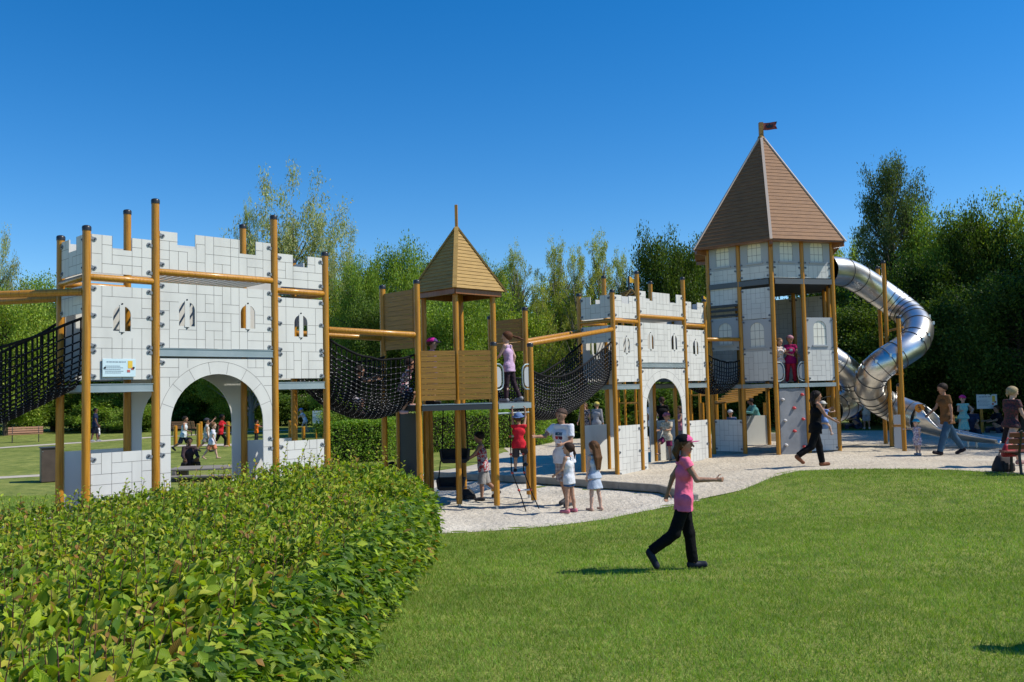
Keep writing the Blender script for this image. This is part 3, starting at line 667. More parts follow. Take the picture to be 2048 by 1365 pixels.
for z, lbl in ((2.045, 0), (4.985, 1)):
    for i in range(6):
        b = MB(); p, q = HV[i], HV[(i + 1) % 6]; d = (q - p).normalized(); o_ = Vector((d.y, -d.x, 0)) * .03; b.bar(p + d * .07 + o_ + Vector((0, 0, z)), q - d * .07 + o_ + Vector((0, 0, z)), .06, .11 if not lbl else .15, 0); tb(b, 'beam', 'deck_grey' if lbl else 'steel_beam')
    b = MB(); V = [v.lerp(HCEN, .04) for v in HV]; b.add([(v.x, v.y, z + .03) for v in V] + [(v.x, v.y, z - .03) for v in V], [tuple(range(6)), tuple(range(11, 5, -1))] + [(i, 6 + i, 6 + (i + 1) % 6, (i + 1) % 6) for i in range(6)]); tb(b, 'deck', 'dark_steel')
for z in (4.12, 4.27, 4.40):
    b = MB(); d = (M1 - W5).normalized(); b.bar(W5 + d * .07 + Vector((0, 0, z)), M1 - d * .07 + Vector((0, 0, z)), .05, .07); tb(b, 'slat', 'dark_steel')
b = MB(); d = (M2 - W0).normalized(); nrm = Vector((d.y, -d.x, 0)); p, q = W0 + d * .08, M2 - d * .08
cwN = 9; V = []; Fc = []
for i in range(cwN):
    for j in range(15):
        u = i / (cwN - 1); z = .10 + (1.96 - .10) * j / 14; e = .015 * mnoise.noise(Vector((u * 3, z * 2, 5)))
        V.append(p.lerp(q, u) + nrm * (.02 + e) + Vector((0, 0, z)))
Fc = [(i * 15 + j, (i + 1) * 15 + j, (i + 1) * 15 + j + 1, i * 15 + j + 1) for i in range(cwN - 1) for j in range(14)]
b.add(V, Fc, 0, True); b.bar(p + Vector((0, 0, 1.02)) - nrm * .03, q + Vector((0, 0, 1.02)) - nrm * .03, .05, 1.88)
cw = tb(b, 'climbing_wall', 'climb_grey')
for hx, hy, red in ((1603, 789, 1), (1564, 799, 0), (1587, 816, 1), (1569, 841, 0), (1605, 838, 1), (1588, 862, 1), (1571, 890, 0), (1607, 893, 1)):
    v = Vector(ray(hx, hy)); t = (p - Vector(CAMP)).dot(nrm) / v.dot(nrm); c = Vector(CAMP) + v * t
    h = MB(); pr = [(.001, .075), (.028, .07), (.042, .045), (.05, 0)]; a1 = d; a2 = Vector((0, 0, 1)); n = 10
    VV = [c + nrm * (.02 + off) + a1 * r * 1.15 * math.cos(2*PI*k/n) + a2 * r * .8 * math.sin(2*PI*k/n) + Vector((0, 0, -.012 * (off > .03))) for r, off in pr for k in range(n)]
    h.add(VV, [(i*n+k, i*n+(k+1) % n, (i+1)*n+(k+1) % n, (i+1)*n+k) for i in range(3) for k in range(n)], 0, True); tb(h, 'climbing_hold', 'hold_red' if red else 'hold_grey', cw)
for s, e in ((W0, 1), (M2, -1)):
    dd = d * e; b = MB(); c = s + dd * .06
    L = [c + Vector((0, 0, 2.70)), c + dd * .12 + Vector((0, 0, 2.69)), c + dd * .2 + Vector((0, 0, 2.6)), c + dd * .22 + Vector((0, 0, 2.5)), c + dd * .22 + Vector((0, 0, 2.32)), c + dd * .19 + Vector((0, 0, 2.22)), c + dd * .1 + Vector((0, 0, 2.17)), c + Vector((0, 0, 2.165))]
    b.tube(L, .016, 10, 0); I = [Vector((c.x + (x.x - c.x) * .8, c.y + (x.y - c.y) * .8, 2.43 + (x.z - 2.43) * .82)) for x in L]; k = len(I)
    b.add([x + nrm * .006 for x in I] + [x - nrm * .006 for x in I], [tuple(range(k)), tuple(range(2 * k - 1, k - 1, -1))] + [(i, (i + 1) % k, k + (i + 1) % k, k + i) for i in range(k)], 1)
    tb(b, 'grab_loop', ['steel_beam', 'clamp_grey'])
RC = [HCEN + (v - HCEN).normalized() * 2.44 for v in HV]
mat('hip_sheen', (.60, .47, .36), .45, coat=.2)  # sheen on the lit hip boards put into a pale base colour
pyramid(TT, HCEN, RC, 6.13, 9.72, 30, ['red_roof_wood', 'hip_sheen'], .075, .014, OT, top=.975)
b = MB()
for i in range(6):
    p, q = RC[i].lerp(HCEN, .015), RC[(i + 1) % 6].lerp(HCEN, .015); b.bar((p.x, p.y, 6.115), (q.x, q.y, 6.115), .03, .05)
    b.bar((HV[i].x, HV[i].y, 6.03), tuple(RC[i].lerp(HCEN, .02)[:2]) + (6.06,), .09, .16)
V = [(v.x, v.y, 6.10) for v in RC]; b.add(V, [tuple(range(5, -1, -1))]); tb(b, 'roof_underside', 'red_post_wood')
b = MB(); b.box((HCEN.x, HCEN.y, 9.86), (.12, .12, .5)); b.lathe([(.12, 9.62), (.10, 9.68), (.001, 9.72)], (HCEN.x, HCEN.y, 0), 6); tb(b, 'flag_pole', 'board_wood')
def flag(parent_b, name, x, y, z, wd, hg, mats, dirv, emblem=True):
    m = MB(); n = 10; V = []
    for i in range(n + 1):
        t = i / n; w_ = .03 * math.sin(t * 5)
        for s in (-1, 0, 1):
            uu = t * wd - (wd * .22 if (s == 0 and i == n) else 0); V.append((x + dirv.x * uu - dirv.y * w_, y + dirv.y * uu + dirv.x * w_, z + s * hg / 2))
    Fc = [(i*3+k, (i+1)*3+k, (i+1)*3+k+1, i*3+k+1) for i in range(n) for k in range(2)]; m.add(V, Fc, 0, True)
    m.add([(a + dirv.y * .004, b_ - dirv.x * .004, c) for a, b_, c in V], [f[::-1] for f in Fc], 0, True)
    if emblem:                                               # small dark crown on the cloth
        cpts = [(-.09, -.06), (.09, -.06), (.11, .07), (.05, .0), (0, .085), (-.05, .0), (-.11, .07)]
        m.add([(x + dirv.x * (wd * .45 + u) + dirv.y * .03, y + dirv.y * (wd * .45 + u) - dirv.x * .03, z + v) for u, v in cpts], [(0, 1, 2, 3), (0, 3, 4, 5), (0, 5, 6)], 1)
    return parent_b(m, name, mats)
flag(tb, 'flag', HCEN.x + .06, HCEN.y - .02, 9.98, .42, .23, ['flag_red', 'bolt_black'], Vector((.97, -.2, 0)))

# ------------------------------------------------------------------ steel tube slides
def catmull(P, k=8):
    P = [Vector(p) for p in P]; Q = [2 * P[0] - P[1]] + P + [2 * P[-1] - P[-2]]; o = []
    for i in range(1, len(Q) - 2):
        a, b, c, d = Q[i - 1:i + 3]
        for t in [j / k for j in range(k)]: o.append(.5 * ((2 * b) + (c - a) * t + (2 * a - 5 * b + 4 * c - d) * t * t + (3 * b - a - 3 * c + d) * t ** 3))
    return o + [P[-1]]
def tube_frames(P):
    ref = None; Fm = []
    for i, p in enumerate(P):
        t = (P[min(i + 1, len(P) - 1)] - P[max(i - 1, 0)]).normalized(); u = Vector((0, 0, 1)); a = (u - t * t.dot(u)).normalized(); Fm.append((t, a, t.cross(a)))
    return Fm
def tube_slide(name, label, path, r, chute=None, seams=1, org=None):
    T = thing(name, label, 'slide', org); P = [Vector(p) - Vector(org) for p in catmull([at(*q) for q in path])]; Fm = tube_frames(P); n = 36
    m = MB(); V = []
    for p, (t, a, b) in zip(P, Fm): V += [p + (a * math.cos(2*PI*k/n) + b * math.sin(2*PI*k/n)) * r for k in range(n)]
    V2 = []
    for p, (t, a, b) in zip(P, Fm): V2 += [p + (a * math.cos(2*PI*k/n) + b * math.sin(2*PI*k/n)) * (r - .012) for k in range(n)]
    Fc = [(i*n+k, i*n+(k+1) % n, (i+1)*n+(k+1) % n, (i+1)*n+k) for i in range(len(P) - 1) for k in range(n)]
    m.add(V, Fc, 0, True); m.add(V2, [f[::-1] for f in Fc], 0, True)
    for e in (0, len(P) - 1): m.add(V[e*n:e*n+n] + V2[e*n:e*n+n], [(k, (k+1) % n, n + (k+1) % n, n + k) for k in range(n)])
    m.build('slide_tube', 'slide_steel', T)
    acc = 0; last = P[0]; want = .25
    curv = lambda i: (Fm[min(i + 2, len(P) - 1)][0] - Fm[max(i - 2, 0)][0]).length
    for i in range(1, len(P) - 1):
        acc += (P[i] - P[i - 1]).length
        gap = .21 if curv(i) > .22 else .62
        if acc >= gap:
            acc = 0; t, a, b = Fm[i]; s = MB(); ring = [P[i] + (a * math.cos(2*PI*k/40) + b * math.sin(2*PI*k/40)) * (r + .006) for k in range(41)]
            s.tube(ring, .012, 6, 0, caps=False); s.box(P[i] + (a * .35 + b * -.94).normalized() * (r + .02), (.05, .05, .09), 1); s.build('seam_ring', ['slide_seam', 'galvanised'], T)
    return T, P, Fm
S1, SP, SF = tube_slide('tube_slide', 'long shiny steel tube slide winding from the top of the castle tower', [(1655, 541, 26.5), (1676, 543, 26.7), (1698, 549, 26.95), (1726, 564, 27.15), (1762, 588, 27.3), (1797, 613, 27.2), (1824, 637, 26.8), (1836, 660, 26.2), (1826, 687, 25.7), (1797, 708, 25.5), (1765, 729, 25.5), (1745, 750, 25.75), (1739, 772, 26.3), (1750, 793, 26.85), (1776, 811, 27.05), (1808, 825, 26.8), (1838, 835.5, 26.4)], .425, org=(HV[1].x + .6, HV[1].y + 1.0, HZ))
o = S1.location
# open chute at the end
c0, c1_ = at(1838, 835.5, 26.4), at(2003, 859, 24.9); m = MB(); n = 18; V = []; K = 26
for i in range(K + 1):
    t = i / K; p = c0.lerp(c1_, t) + Vector((0, 0, -.05 * math.sin(PI * t))); d = (c1_ - c0).normalized(); sd_ = Vector((0, 0, 1)).cross(d).normalized(); up_ = d.cross(sd_)
    arc = 150 - 82 * min(1, t / .30) if t < .30 else 68 - 22 * (t - .3) / .7; rr = .425 - .02 * t
    for k in range(n + 1):
        a = R(-arc + 2 * arc * k / n); V.append(p - up_ * math.cos(a) * rr + sd_ * math.sin(a) * rr - o)
Fc = [(i*(n+1)+k, (i+1)*(n+1)+k, (i+1)*(n+1)+k+1, i*(n+1)+k+1) for i in range(K) for k in range(n)]
m.add(V, Fc, 0, True); ch = m.build('chute', 'slide_steel', S1); sm = ch.modifiers.new('thick', 'SOLIDIFY'); sm.thickness = .015
rm = MB(); rm.tube([V[i*(n+1)] for i in range(K+1)], .022, 8); rm.tube([V[i*(n+1)+n] for i in range(K+1)], .022, 8); rm.build('chute_rim', 'slide_steel', S1)
for s in (.62, .72):
    p = c0.lerp(c1_, s) - o; m = MB(); m.tube([p + Vector((0, .1, -.38)), Vector((p.x, p.y + .1, -.05))], .028, 8); m.build('chute_leg', 'galvanised', S1)
# orange round badge on the tube with a small dark running figure
ii = min(range(len(SP)), key=lambda i: (SP[i] + o - at(1838, 835, 26.4)).length); pc = at(1839, 817, 26.05)
m = MB(); nb = (Vector((0, 0, HC)) - pc).normalized(); nb = (nb + Vector((0, 0, .25))).normalized(); e1 = Vector((0, 0, 1)).cross(nb).normalized(); e2 = nb.cross(e1)
m.tube([pc - o - nb * .02, pc - o + nb * .012], .13, 24, 0)
for u, v, uu, vv in ((-.02, .05, .03, .0), (.03, 0, -.02, -.05), (-.04, .02, .02, .03), (.0, -.01, .05, -.05)): m.bar(pc - o + nb * .016 + e1 * u + e2 * v, pc - o + nb * .016 + e1 * uu + e2 * vv, .018, .004, 1, up=nb)
m.disc(pc - o + nb * .012 - e1 * .02 + e2 * .075, nb, .018, .006, 8, 1); m.build('slide_badge', ['sign_orange', 'bolt_black'], S1)
for px_, yt, yb, Y in ((1767, 535, 893, 27.9), (1779, 524, 893, 26.5), (1806, 634, 896, 25.0), (1800, 770, 893, 26.5)):
    b0 = at(px_ + (5 if yt < 600 else 3), yb, Y); zt = at(px_, yt, Y).z; mm = post(S1, b0.x, b0.y, -.1, zt - o.z, r=.06, org=(o.x, o.y, 0), name='support_post', groove=False)
for (x0, y0, x1, y1, Y) in ((1770, 640, 1779, 641, 27.2), (1779, 662, 1806, 655, 25.8), (1786, 748, 1806, 748, 25.3), (1786, 852, 1806, 852, 25.3)):
    m = MB(); m.tube([at(x0, y0, Y + .4) - o, at(x1, y1, Y - .3) - o], .035, 8); m.build('support_bracket', 'post_wood', S1)
m = MB(); p = at(1795, 862, 25.6); m.box((p.x - o.x, p.y - o.y, p.z - o.z - .02), (.20, .03, .95)); m.build('guard_plate', 'panel_grey', S1)
tube_slide('tube_slide', 'shorter steel tube slide curling out of the lower deck of the castle tower', [(1640, 704, 27.2), (1663, 721, 27.2), (1688, 739, 27.3), (1707, 760, 27.6), (1711, 782, 28.0), (1701, 800, 28.2), (1683, 812, 28.0), (1660, 821, 27.5)], .43, org=(HV[1].x + .5, HV[1].y + 2.2, HZ))

# ------------------------------------------------------------------ leaves
def unit(v): return v / (np.linalg.norm(v, axis=-1, keepdims=True) + 1e-9)
def leaf_mesh(name, P, D, N, size, wid, tint, matn, rows=3, curl=.18, fold=.22, quad=False):
    """P base points, D tip directions, N upper-side normals (n,3) -> one mesh of folded leaves"""
    n = len(P); D = unit(D); S = unit(np.cross(D, N)); N = np.cross(S, D); size = np.asarray(size).reshape(-1, 1); wid = np.asarray(wid).reshape(-1, 1)
    if quad:
        V = np.stack([P, P + D * size * .5 + S * wid * .5 + N * size * .06, P + D * size, P + D * size * .5 - S * wid * .5 + N * size * .06], 1); Fq = np.arange(n * 4).reshape(n, 4); V = V.reshape(-1, 3)
        return npmesh(name, V, Fq, matn, np.repeat(tint, 4, 0))
    t = np.linspace(0, 1, rows); pr = np.interp(t, [0, .12, .4, .7, .9, 1], [.10, .55, 1, .78, .36, .03])
    cols = []
    for k in range(rows):
        c = P + D * size * t[k] - N * size * curl * t[k] ** 2
        for s in (-1, 0, 1): cols.append(c + S * wid * .5 * pr[k] * s + N * wid * fold * abs(s) * pr[k])
    V = np.stack(cols, 1); m = rows * 3; f = []
    for k in range(rows - 1):
        for s in (0, 1): a = k * 3 + s; f.append((a, a + 1, a + 4, a + 3))
    Fq = (np.arange(n)[:, None, None] * m + np.array(f)[None]).reshape(-1, 4)
    uv = np.array([(s / 2, t[k]) for k in range(rows) for s in (0, 1, 2)]); uv = np.tile(uv, (n, 1))
    return npmesh(name, V.reshape(-1, 3), Fq, matn, np.repeat(tint, m, 0), uv, smooth=True)
def tints(n, cols, wts, jit=.22):
    c = np.array(cols)[rng.choice(len(cols), n, p=np.array(wts) / sum(wts))]; return c * rng.uniform(1 - jit, 1 + jit, (n, 1)) * rng.uniform(.92, 1.08, (n, 3))

# ------------------------------------------------------------------ big foreground hedge
HP = [(-1.5, 1.6), (-1.34, 5.0), (-1.2, 8.0), (-1.10, 11.6), (-1.35, 12.5), (-2.05, 13.7), (-2.75, 14.35), (-3.5, 13.5), (-4.8, 11.6), (-6.3, 9.2), (-8.2, 6.6), (-8.2, 1.6)]
def htop(x, y):
    ed = edge_dist(np.ravel(x), np.ravel(y), HP).reshape(np.shape(x))
    return .84 - .10 * np.clip((-np.asarray(x) - 3.6) / 1.5, 0, 1) + .16 * np.exp(-((np.asarray(x) + 2.5) ** 2 + (np.asarray(y) - 12.4) ** 2) / 5) - .24 * np.exp(-ed / .22) + np.array([.11 * mnoise.noise(Vector((a * .8, b * .8, 1))) + .15 * mnoise.noise(Vector((a * 2.1, b * 2.1, 4))) for a, b in zip(np.ravel(x), np.ravel(y))]).reshape(np.shape(x))
HEDGE = thing('hedge', 'big leafy green hornbeam hedge filling the lower left corner', 'hedge', (-3.5, 8, 0)); ho = np.array([-3.5, 8, 0])
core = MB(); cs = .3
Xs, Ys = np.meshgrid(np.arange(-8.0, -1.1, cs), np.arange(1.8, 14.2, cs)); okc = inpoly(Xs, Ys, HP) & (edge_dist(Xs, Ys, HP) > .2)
for x, y in zip(Xs[okc], Ys[okc]):                            # dark lumps stand in for inner twigs, the hedge's inner shade in their colour
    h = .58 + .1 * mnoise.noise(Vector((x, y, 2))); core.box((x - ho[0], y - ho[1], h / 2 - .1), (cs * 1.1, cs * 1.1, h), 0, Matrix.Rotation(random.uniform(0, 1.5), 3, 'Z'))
mat('shade_core', (.028, .022, .012), 1.0, col2=(.012, .018, .006), scale=14, bump=1, bscale=30); core.build('shade_core', 'shade_core', HEDGE)
HC_ = [(.225, .32, .028), (.38, .45, .048), (.09, .165, .02), (.42, .40, .055), (.33, .18, .05)]; HW = [.42, .24, .23, .10, .018]
def hedge_top(y0, y1, dens, rows, smin, smax, nm):
    area = [(-8.2, -1.0), (y0, y1)]; N_ = int((area[0][1] - area[0][0]) * (y1 - y0) * dens); x = rng.uniform(*area[0], N_); y = rng.uniform(y0, y1, N_)
    cl_ = np.array([mnoise.noise(Vector((a * 3.2, b * 3.2, 7))) + .7 * mnoise.noise(Vector((a * 7, b * 7, 2))) for a, b in zip(x, y)]); k = inpoly(x, y, HP) & (rng.random(N_) < .55 + .95 * cl_) & ((x > -.64 * y - 1.0) | (rng.random(N_) < .25)); x, y = x[k], y[k]; n = len(x)
    dep = rng.exponential(.10, n); z = htop(x, y) - np.minimum(dep, .45) + rng.uniform(-.02, .05, n)
    lean = rng.normal(0, 1, (n, 3)) * .55 + np.array([.45, -.15, .15]); D = unit(lean + np.array([0, 0, 1]) * rng.uniform(-.2, .9, (n, 1)))
    Nn = unit(rng.normal(0, .55, (n, 3)) + np.array([.25, -.2, 1.0])); s = rng.uniform(smin, smax, n)
    m = leaf_mesh(nm, np.stack([x, y, z], 1) - ho, D, Nn, s, s * rng.uniform(.5, .64, n), tints(n, HC_, HW), 'leaf_hedge', rows=rows, fold=.16); return link('foliage', m, HEDGE)
hedge_top(1.6, 6.5, 2900, 5, .055, .118, 'foliage'); hedge_top(6.5, 14.4, 3000, 3, .045, .082, 'foliage')
def hedge_side(dens):
    Pq = []; Dq = []
    for i in range(0, len(HP) - 2):
        a, b = np.array(HP[i]), np.array(HP[i + 1]); L = np.hypot(*(b - a)); t = (b - a) / L; o = np.array([t[1], -t[0]]); n = int(L * .95 * dens * (1 if i < 6 else .5))
        u = rng.uniform(0, L, n); z = rng.uniform(.03, .92, n) ** .9; bul = .10 * np.sin(PI * np.clip(z / .95, 0, 1)) ** .5 - .10 + rng.normal(0, .055, n)
        for k_ in range(n): bul[k_] += .09 * mnoise.noise(Vector((u[k_] * 1.6 + i * 9, z[k_] * 2.5, 8)))
        p = a + t * u[:, None] + o * bul[:, None]; Pq.append(np.column_stack([p, z + gz(p[:, 0], p[:, 1]) * .8])); Dq.append(np.column_stack([np.tile(o, (n, 1)), np.full(n, .0)]))
    P = np.concatenate(Pq); o = np.concatenate(Dq); n = len(P)
    D = unit(o * rng.uniform(.3, 1.2, (n, 1)) + rng.normal(0, .5, (n, 3)) + np.array([.0, -.1, -.15])); Nn = unit(o * .2 + rng.normal(0, .42, (n, 3)) + np.array([-.1, 0, 1.0])); s = rng.uniform(.055, .105, n)
    m = leaf_mesh('foliage', P - ho, D, Nn, s, s * rng.uniform(.5, .64, n), tints(n, HC_[:3] + HC_[4:], [.28, .08, .62, .02]), 'leaf_hedge', rows=3, fold=.16); link('foliage', m, HEDGE)  # mostly the dark tint here: shade of the hedge side put into leaf colour
hedge_side(1450)
# young shoots standing out of the top
sm = MB(); sp_, sd_, sn_, ss_ = [], [], [], []
for k in range(760):
    for _ in range(50):
        y = random.uniform(2.5, 14.2); x = random.uniform(-.62 * y - .4, -1.2)
        if inpoly(np.array([x]), np.array([y]), HP)[0]: break
    edge = k < 110
    h = random.uniform(.10, .24) if not edge else random.uniform(.2, .42)
    if edge: x, y = [(random.uniform(-5.9, -3.6), 0), (random.uniform(-3.4, -1.6), 0)][k % 2 if k > 60 else 0]; y = (9.6 + (x + 5.9) * 1.72) if x < -3.4 else random.uniform(12.2, 13.6)
    if edge and not inpoly(np.array([x]), np.array([y]), HP)[0]: y -= .5
    z = float(htop(np.array([x]), np.array([y]))[0]) - .1; lean = Vector((random.uniform(-.1, .25), random.uniform(-.15, .1), 0)) * (h * 1.6)
    pts = [Vector((x, y, z)) - Vector(ho) + lean * t * t + Vector((0, 0, (h + .1) * t)) for t in (0, .35, .7, 1)]; sm.tube(pts, [.0045, .0038, .003, .0015], 5, 0, False)
    nl = int(3 + h * 16)
    for j in range(nl):
        t = .25 + .75 * (j + .5) / nl; p = pts[0].lerp(pts[3], t) + (lean * (t * t - t)); a = j * 2.6 + k
        sp_.append(p); sd_.append((math.cos(a), math.sin(a), .55 + t * .6)); sn_.append((-math.cos(a) * .5, -math.sin(a) * .5, 1)); ss_.append(random.uniform(.055, .10) * (1.1 - .5 * t))
sm.build('foliage', 'twig', HEDGE)
n = len(sp_); ss_ = np.array(ss_); me = leaf_mesh('foliage', np.array(sp_), np.array(sd_) + rng.normal(0, .25, (n, 3)), np.array(sn_) + rng.normal(0, .3, (n, 3)), ss_, ss_ * .55, tints(n, HC_, [.35, .33, .07, .2, .13]), 'leaf_hedge', rows=5); link('foliage', me, HEDGE)

def clipped_hedge(label, P, h, n, leaf=.075, cols=((0.171, 0.295, 0.034), (0.264, 0.372, 0.054), (0.116, 0.217, 0.025))):
    c = np.mean(np.array(P), 0); g = gzf(*c); T = thing('hedge', label, 'hedge', (c[0], c[1], g), 0, 'clipped hedges behind the wooden tower'); o = np.array([c[0], c[1], g])
    xs = [p[0] for p in P]; ys = [p[1] for p in P]; q = MB(); m = len(P); ins = [tuple(np.array(p) + (c - np.array(p)) / np.linalg.norm(c - np.array(p)) * .12) for p in P]
    q.add([(x - c[0], y - c[1], -.2) for x, y in ins] + [(x - c[0], y - c[1], h - .14) for x, y in ins], [tuple(range(m, 2 * m))] + [(i, (i + 1) % m, m + (i + 1) % m, m + i) for i in range(m)]); q.build('shade_core', 'shade_core', T)  # dark core filling the hedge, inner shade put into its colour
    nt_ = int(n * .45); x = rng.uniform(min(xs), max(xs), nt_ * 3); y = rng.uniform(min(ys), max(ys), nt_ * 3); k = inpoly(x, y, P); x, y = x[k][:nt_], y[k][:nt_]
    Pt = [np.column_stack([x, y, g + h - rng.exponential(.06, len(x)) + rng.normal(0, .035, len(x))])]; O = [np.tile([0, 0, 1.], (len(x), 1))]
    per = [np.hypot(*(np.array(P[(i + 1) % m]) - np.array(P[i]))) for i in range(m)]
    for i in range(m):
        a, b = np.array(P[i]), np.array(P[(i + 1) % m]); t = (b - a) / per[i]; oo = np.array([t[1], -t[0]]); kk = int(n * .55 * per[i] / sum(per)); u = rng.uniform(0, per[i], kk)
        p = a + t * u[:, None] + oo * (rng.normal(-.02, .06, kk))[:, None]; Pt.append(np.column_stack([p, g + rng.uniform(0, h, kk)])); O.append(np.tile([oo[0], oo[1], .25], (kk, 1)))
    Pt = np.concatenate(Pt); O = np.concatenate(O); N_ = len(Pt); D = unit(O + rng.normal(0, .7, (N_, 3))); Nn = unit(O * .6 + rng.normal(0, .45, (N_, 3)) + [0, 0, .8]); s = rng.uniform(.7, 1.3, N_) * leaf
    link('foliage', leaf_mesh('foliage', Pt - o, D, Nn, s, s * .6, tints(N_, list(cols), [.5, .25, .25]), 'leaf_hedge', rows=3), T); return T
def quad_px(pts): return [(gp(x, y).x, gp(x, y).y) for x, y in pts]
def hedge_px(label, xl, xr, yb, depth, h, n, dy=0):
    a, b = gp(xl, yb), gp(xr, yb + dy); clipped_hedge(label, [(a.x, a.y), (b.x, b.y), (b.x + depth * .3, b.y + depth), (a.x - .0 + depth * .3, a.y + depth)], h, n)
hedge_px('clipped green hedge behind the first rope bridge', 655, 775, 930, 3.2, 1.30, 22000, -8)
hedge_px('clipped green hedge seen under the wooden tower deck', 858, 1075, 906, 3.0, 1.42, 26000, -14)

# ------------------------------------------------------------------ trees
def crown_mesh(name, kind, seed, n_br, n_leaf, ls, cols, wts, base=.12):
    """unit tree: height 1, half-width 0.5 in x and y; leaves on twigs spread through the crown's volume"""
    r = np.random.default_rng(seed); rd = random.Random(seed); P = []; Dd = []; CT = []; tw = MB(); H0 = base
    trunk_top = .9
    for b in range(n_br):
        t = (b + r.random()) / n_br
        if kind == 'round':
            z0 = H0 + (.72 - H0) * t ** .9; az = b * 2.399 + r.normal(0, .3); el = r.uniform(-.1, .9) + t * .5; prof = math.sin(PI * min(1, (.10 + .80 * t))) ** .6; L = .5 * prof * r.uniform(.72, 1.08); rise = .20 * math.sin(el) * r.uniform(.5, 1.1)
        elif kind == 'tall':
            z0 = H0 + (.80 - H0) * t; az = b * 2.399 + r.normal(0, .4); prof = math.sin(PI * min(1, (.18 + .74 * t))) ** .8; L = .46 * prof * r.uniform(.5, 1.1); rise = r.uniform(.10, .24)
        elif kind == 'willow':
            z0 = H0 + (.62 - H0) * t; az = b * 2.399 + r.normal(0, .5); prof = .55 + .45 * math.sin(PI * t); L = .5 * prof * r.uniform(.45, 1.1); rise = r.uniform(.08, .42) * (1.0 - .2 * t)
        elif kind == 'wispy':
            z0 = H0 + (.7 - H0) * t; az = b * 2.399; L = .42 * r.uniform(.2, 1.0) * (1 - .45 * t); rise = r.uniform(.15, .34)
        else:                                                 # shrub
            z0 = .02; az = b * 2.399 + r.normal(0, .4); q = r.random() ** .6; L = .52 * q; rise = (1 - q * q) ** .5 * r.uniform(.75, 1.0)
        dx, dy = math.cos(az), math.sin(az); S0 = np.array([0, 0, z0]); tip = S0 + np.array([dx * L, dy * L, rise]); mid = S0 + np.array([dx * L * .55, dy * L * .55, rise * (.35 if kind in ('willow', 'round') else .6)])
        tw.tube([S0, S0 + (mid - S0) * .6, mid + (tip - mid) * .12], [.008 * (1 - .6 * t), .004, .0008], 4, 0, False)
        k = int(n_leaf / n_br * r.uniform(.6, 1.4)); s = r.random(k) ** .62; s = .28 + .75 * s if kind != 'shrub' else .35 + .68 * s
        c = np.where((s < .5)[:, None], S0 + (mid - S0) * (s[:, None] / .5), mid + (tip - mid) * ((s[:, None] - .5) / .5))
        nc = max(2, k // 70); cen = r.integers(0, k, nc); g = cen[r.integers(0, nc, k)]
        rad = {'round': .055, 'tall': .035, 'willow': .030, 'wispy': .02, 'shrub': .07}[kind]
        loc = r.random(k) < .85; pos = np.where(loc[:, None], c[g], c) + np.clip(r.normal(0, 1, (k, 3)), -1.7, 1.7) * rad * np.array([1, 1, .7]); CT.append(r.uniform(.72, 1.3, nc)[r.integers(0, nc, k)] if False else r.uniform(.7, 1.3, len(cen))[np.searchsorted(np.sort(cen), g) % len(cen)])
        P.append(pos); Dd.append(np.tile([dx * .5, dy * .5, -.25 if kind == 'willow' else .25], (k, 1)))
    P = np.concatenate(P); D = np.concatenate(Dd); zt_ = np.percentile(P[:, 2], 99.7); P[:, 2] /= zt_; wx_ = np.percentile(np.hypot(P[:, 0], P[:, 1]), 97) / .5; P[:, :2] /= wx_; tw.v = [(a / wx_, b_ / wx_, c / zt_) for a, b_, c in tw.v]; CT = np.concatenate(CT); keep = P[:, 2] > .015; P, D, CT = P[keep], D[keep], CT[keep]; n = len(P)
    global rng; old = rng; rng = r; tn = tints(n, cols, wts, .22) * CT[:, None]; rng = old
    D = unit(D + r.normal(0, .7, (n, 3))); Nn = unit(r.normal(0, .6, (n, 3)) + [.15, 0, .9]); s = ls * r.uniform(.7, 1.35, n)
    wd = {'willow': .34, 'wispy': .5}.get(kind, .7)
    me = leaf_mesh(name, P, D, Nn, s, s * wd, tn, 'leaf_tree', quad=True)
    tk = [(0, 0, -.03), (.004, .003, .2), (-.004, .006, .45), (.003, 0, .65), (0, 0, .78)]
    if kind != 'shrub': tw.tube(tk, [.026, .02, .014, .008, .002], 8, 0, False)
    return me, tw
PROTO = {}
def proto(key, kind, seed, nb, nl, ls, cols, wts, bark='bark', base=.12):
    me, tw = crown_mesh('crown', kind, seed, nb, nl, ls, cols, wts, base); tm = bpy.data.meshes.new('trunk'); tm.from_pydata(tw.v, [], tw.f); tm.materials.append(M[bark]); tm.polygons.foreach_set('use_smooth', tw.sm); PROTO[key] = (me, tm)
G1 = [(.050, .095, .018), (.075, .125, .022), (.035, .07, .014)]
proto('green_a', 'round', 1, 90, 54600, 0.0161, [(0.191, 0.287, 0.044), (0.279, 0.367, 0.061), (0.127, 0.198, 0.037)], [.5, .25, .25])
proto('green_b', 'round', 2, 80, 50400, 0.0174, [(0.241, 0.328, 0.053), (0.355, 0.425, 0.073), (0.152, 0.228, 0.037)], [.5, .25, .25])
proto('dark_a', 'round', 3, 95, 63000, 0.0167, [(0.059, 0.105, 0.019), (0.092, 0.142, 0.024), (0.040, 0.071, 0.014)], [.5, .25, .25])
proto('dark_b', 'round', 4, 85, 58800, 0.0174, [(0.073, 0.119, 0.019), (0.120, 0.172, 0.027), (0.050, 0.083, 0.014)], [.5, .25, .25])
proto('poplar', 'tall', 5, 130, 64000, 0.0124, [(0.091, 0.129, 0.046), (0.142, 0.175, 0.065), (0.060, 0.092, 0.031)], [.5, .25, .25], 'bark_pale', .2)
proto('willow', 'willow', 6, 90, 31500, 0.0186, [(0.305, 0.336, 0.154), (0.422, 0.415, 0.204), (0.223, 0.268, 0.112)], [.5, .3, .2], 'bark', .14)
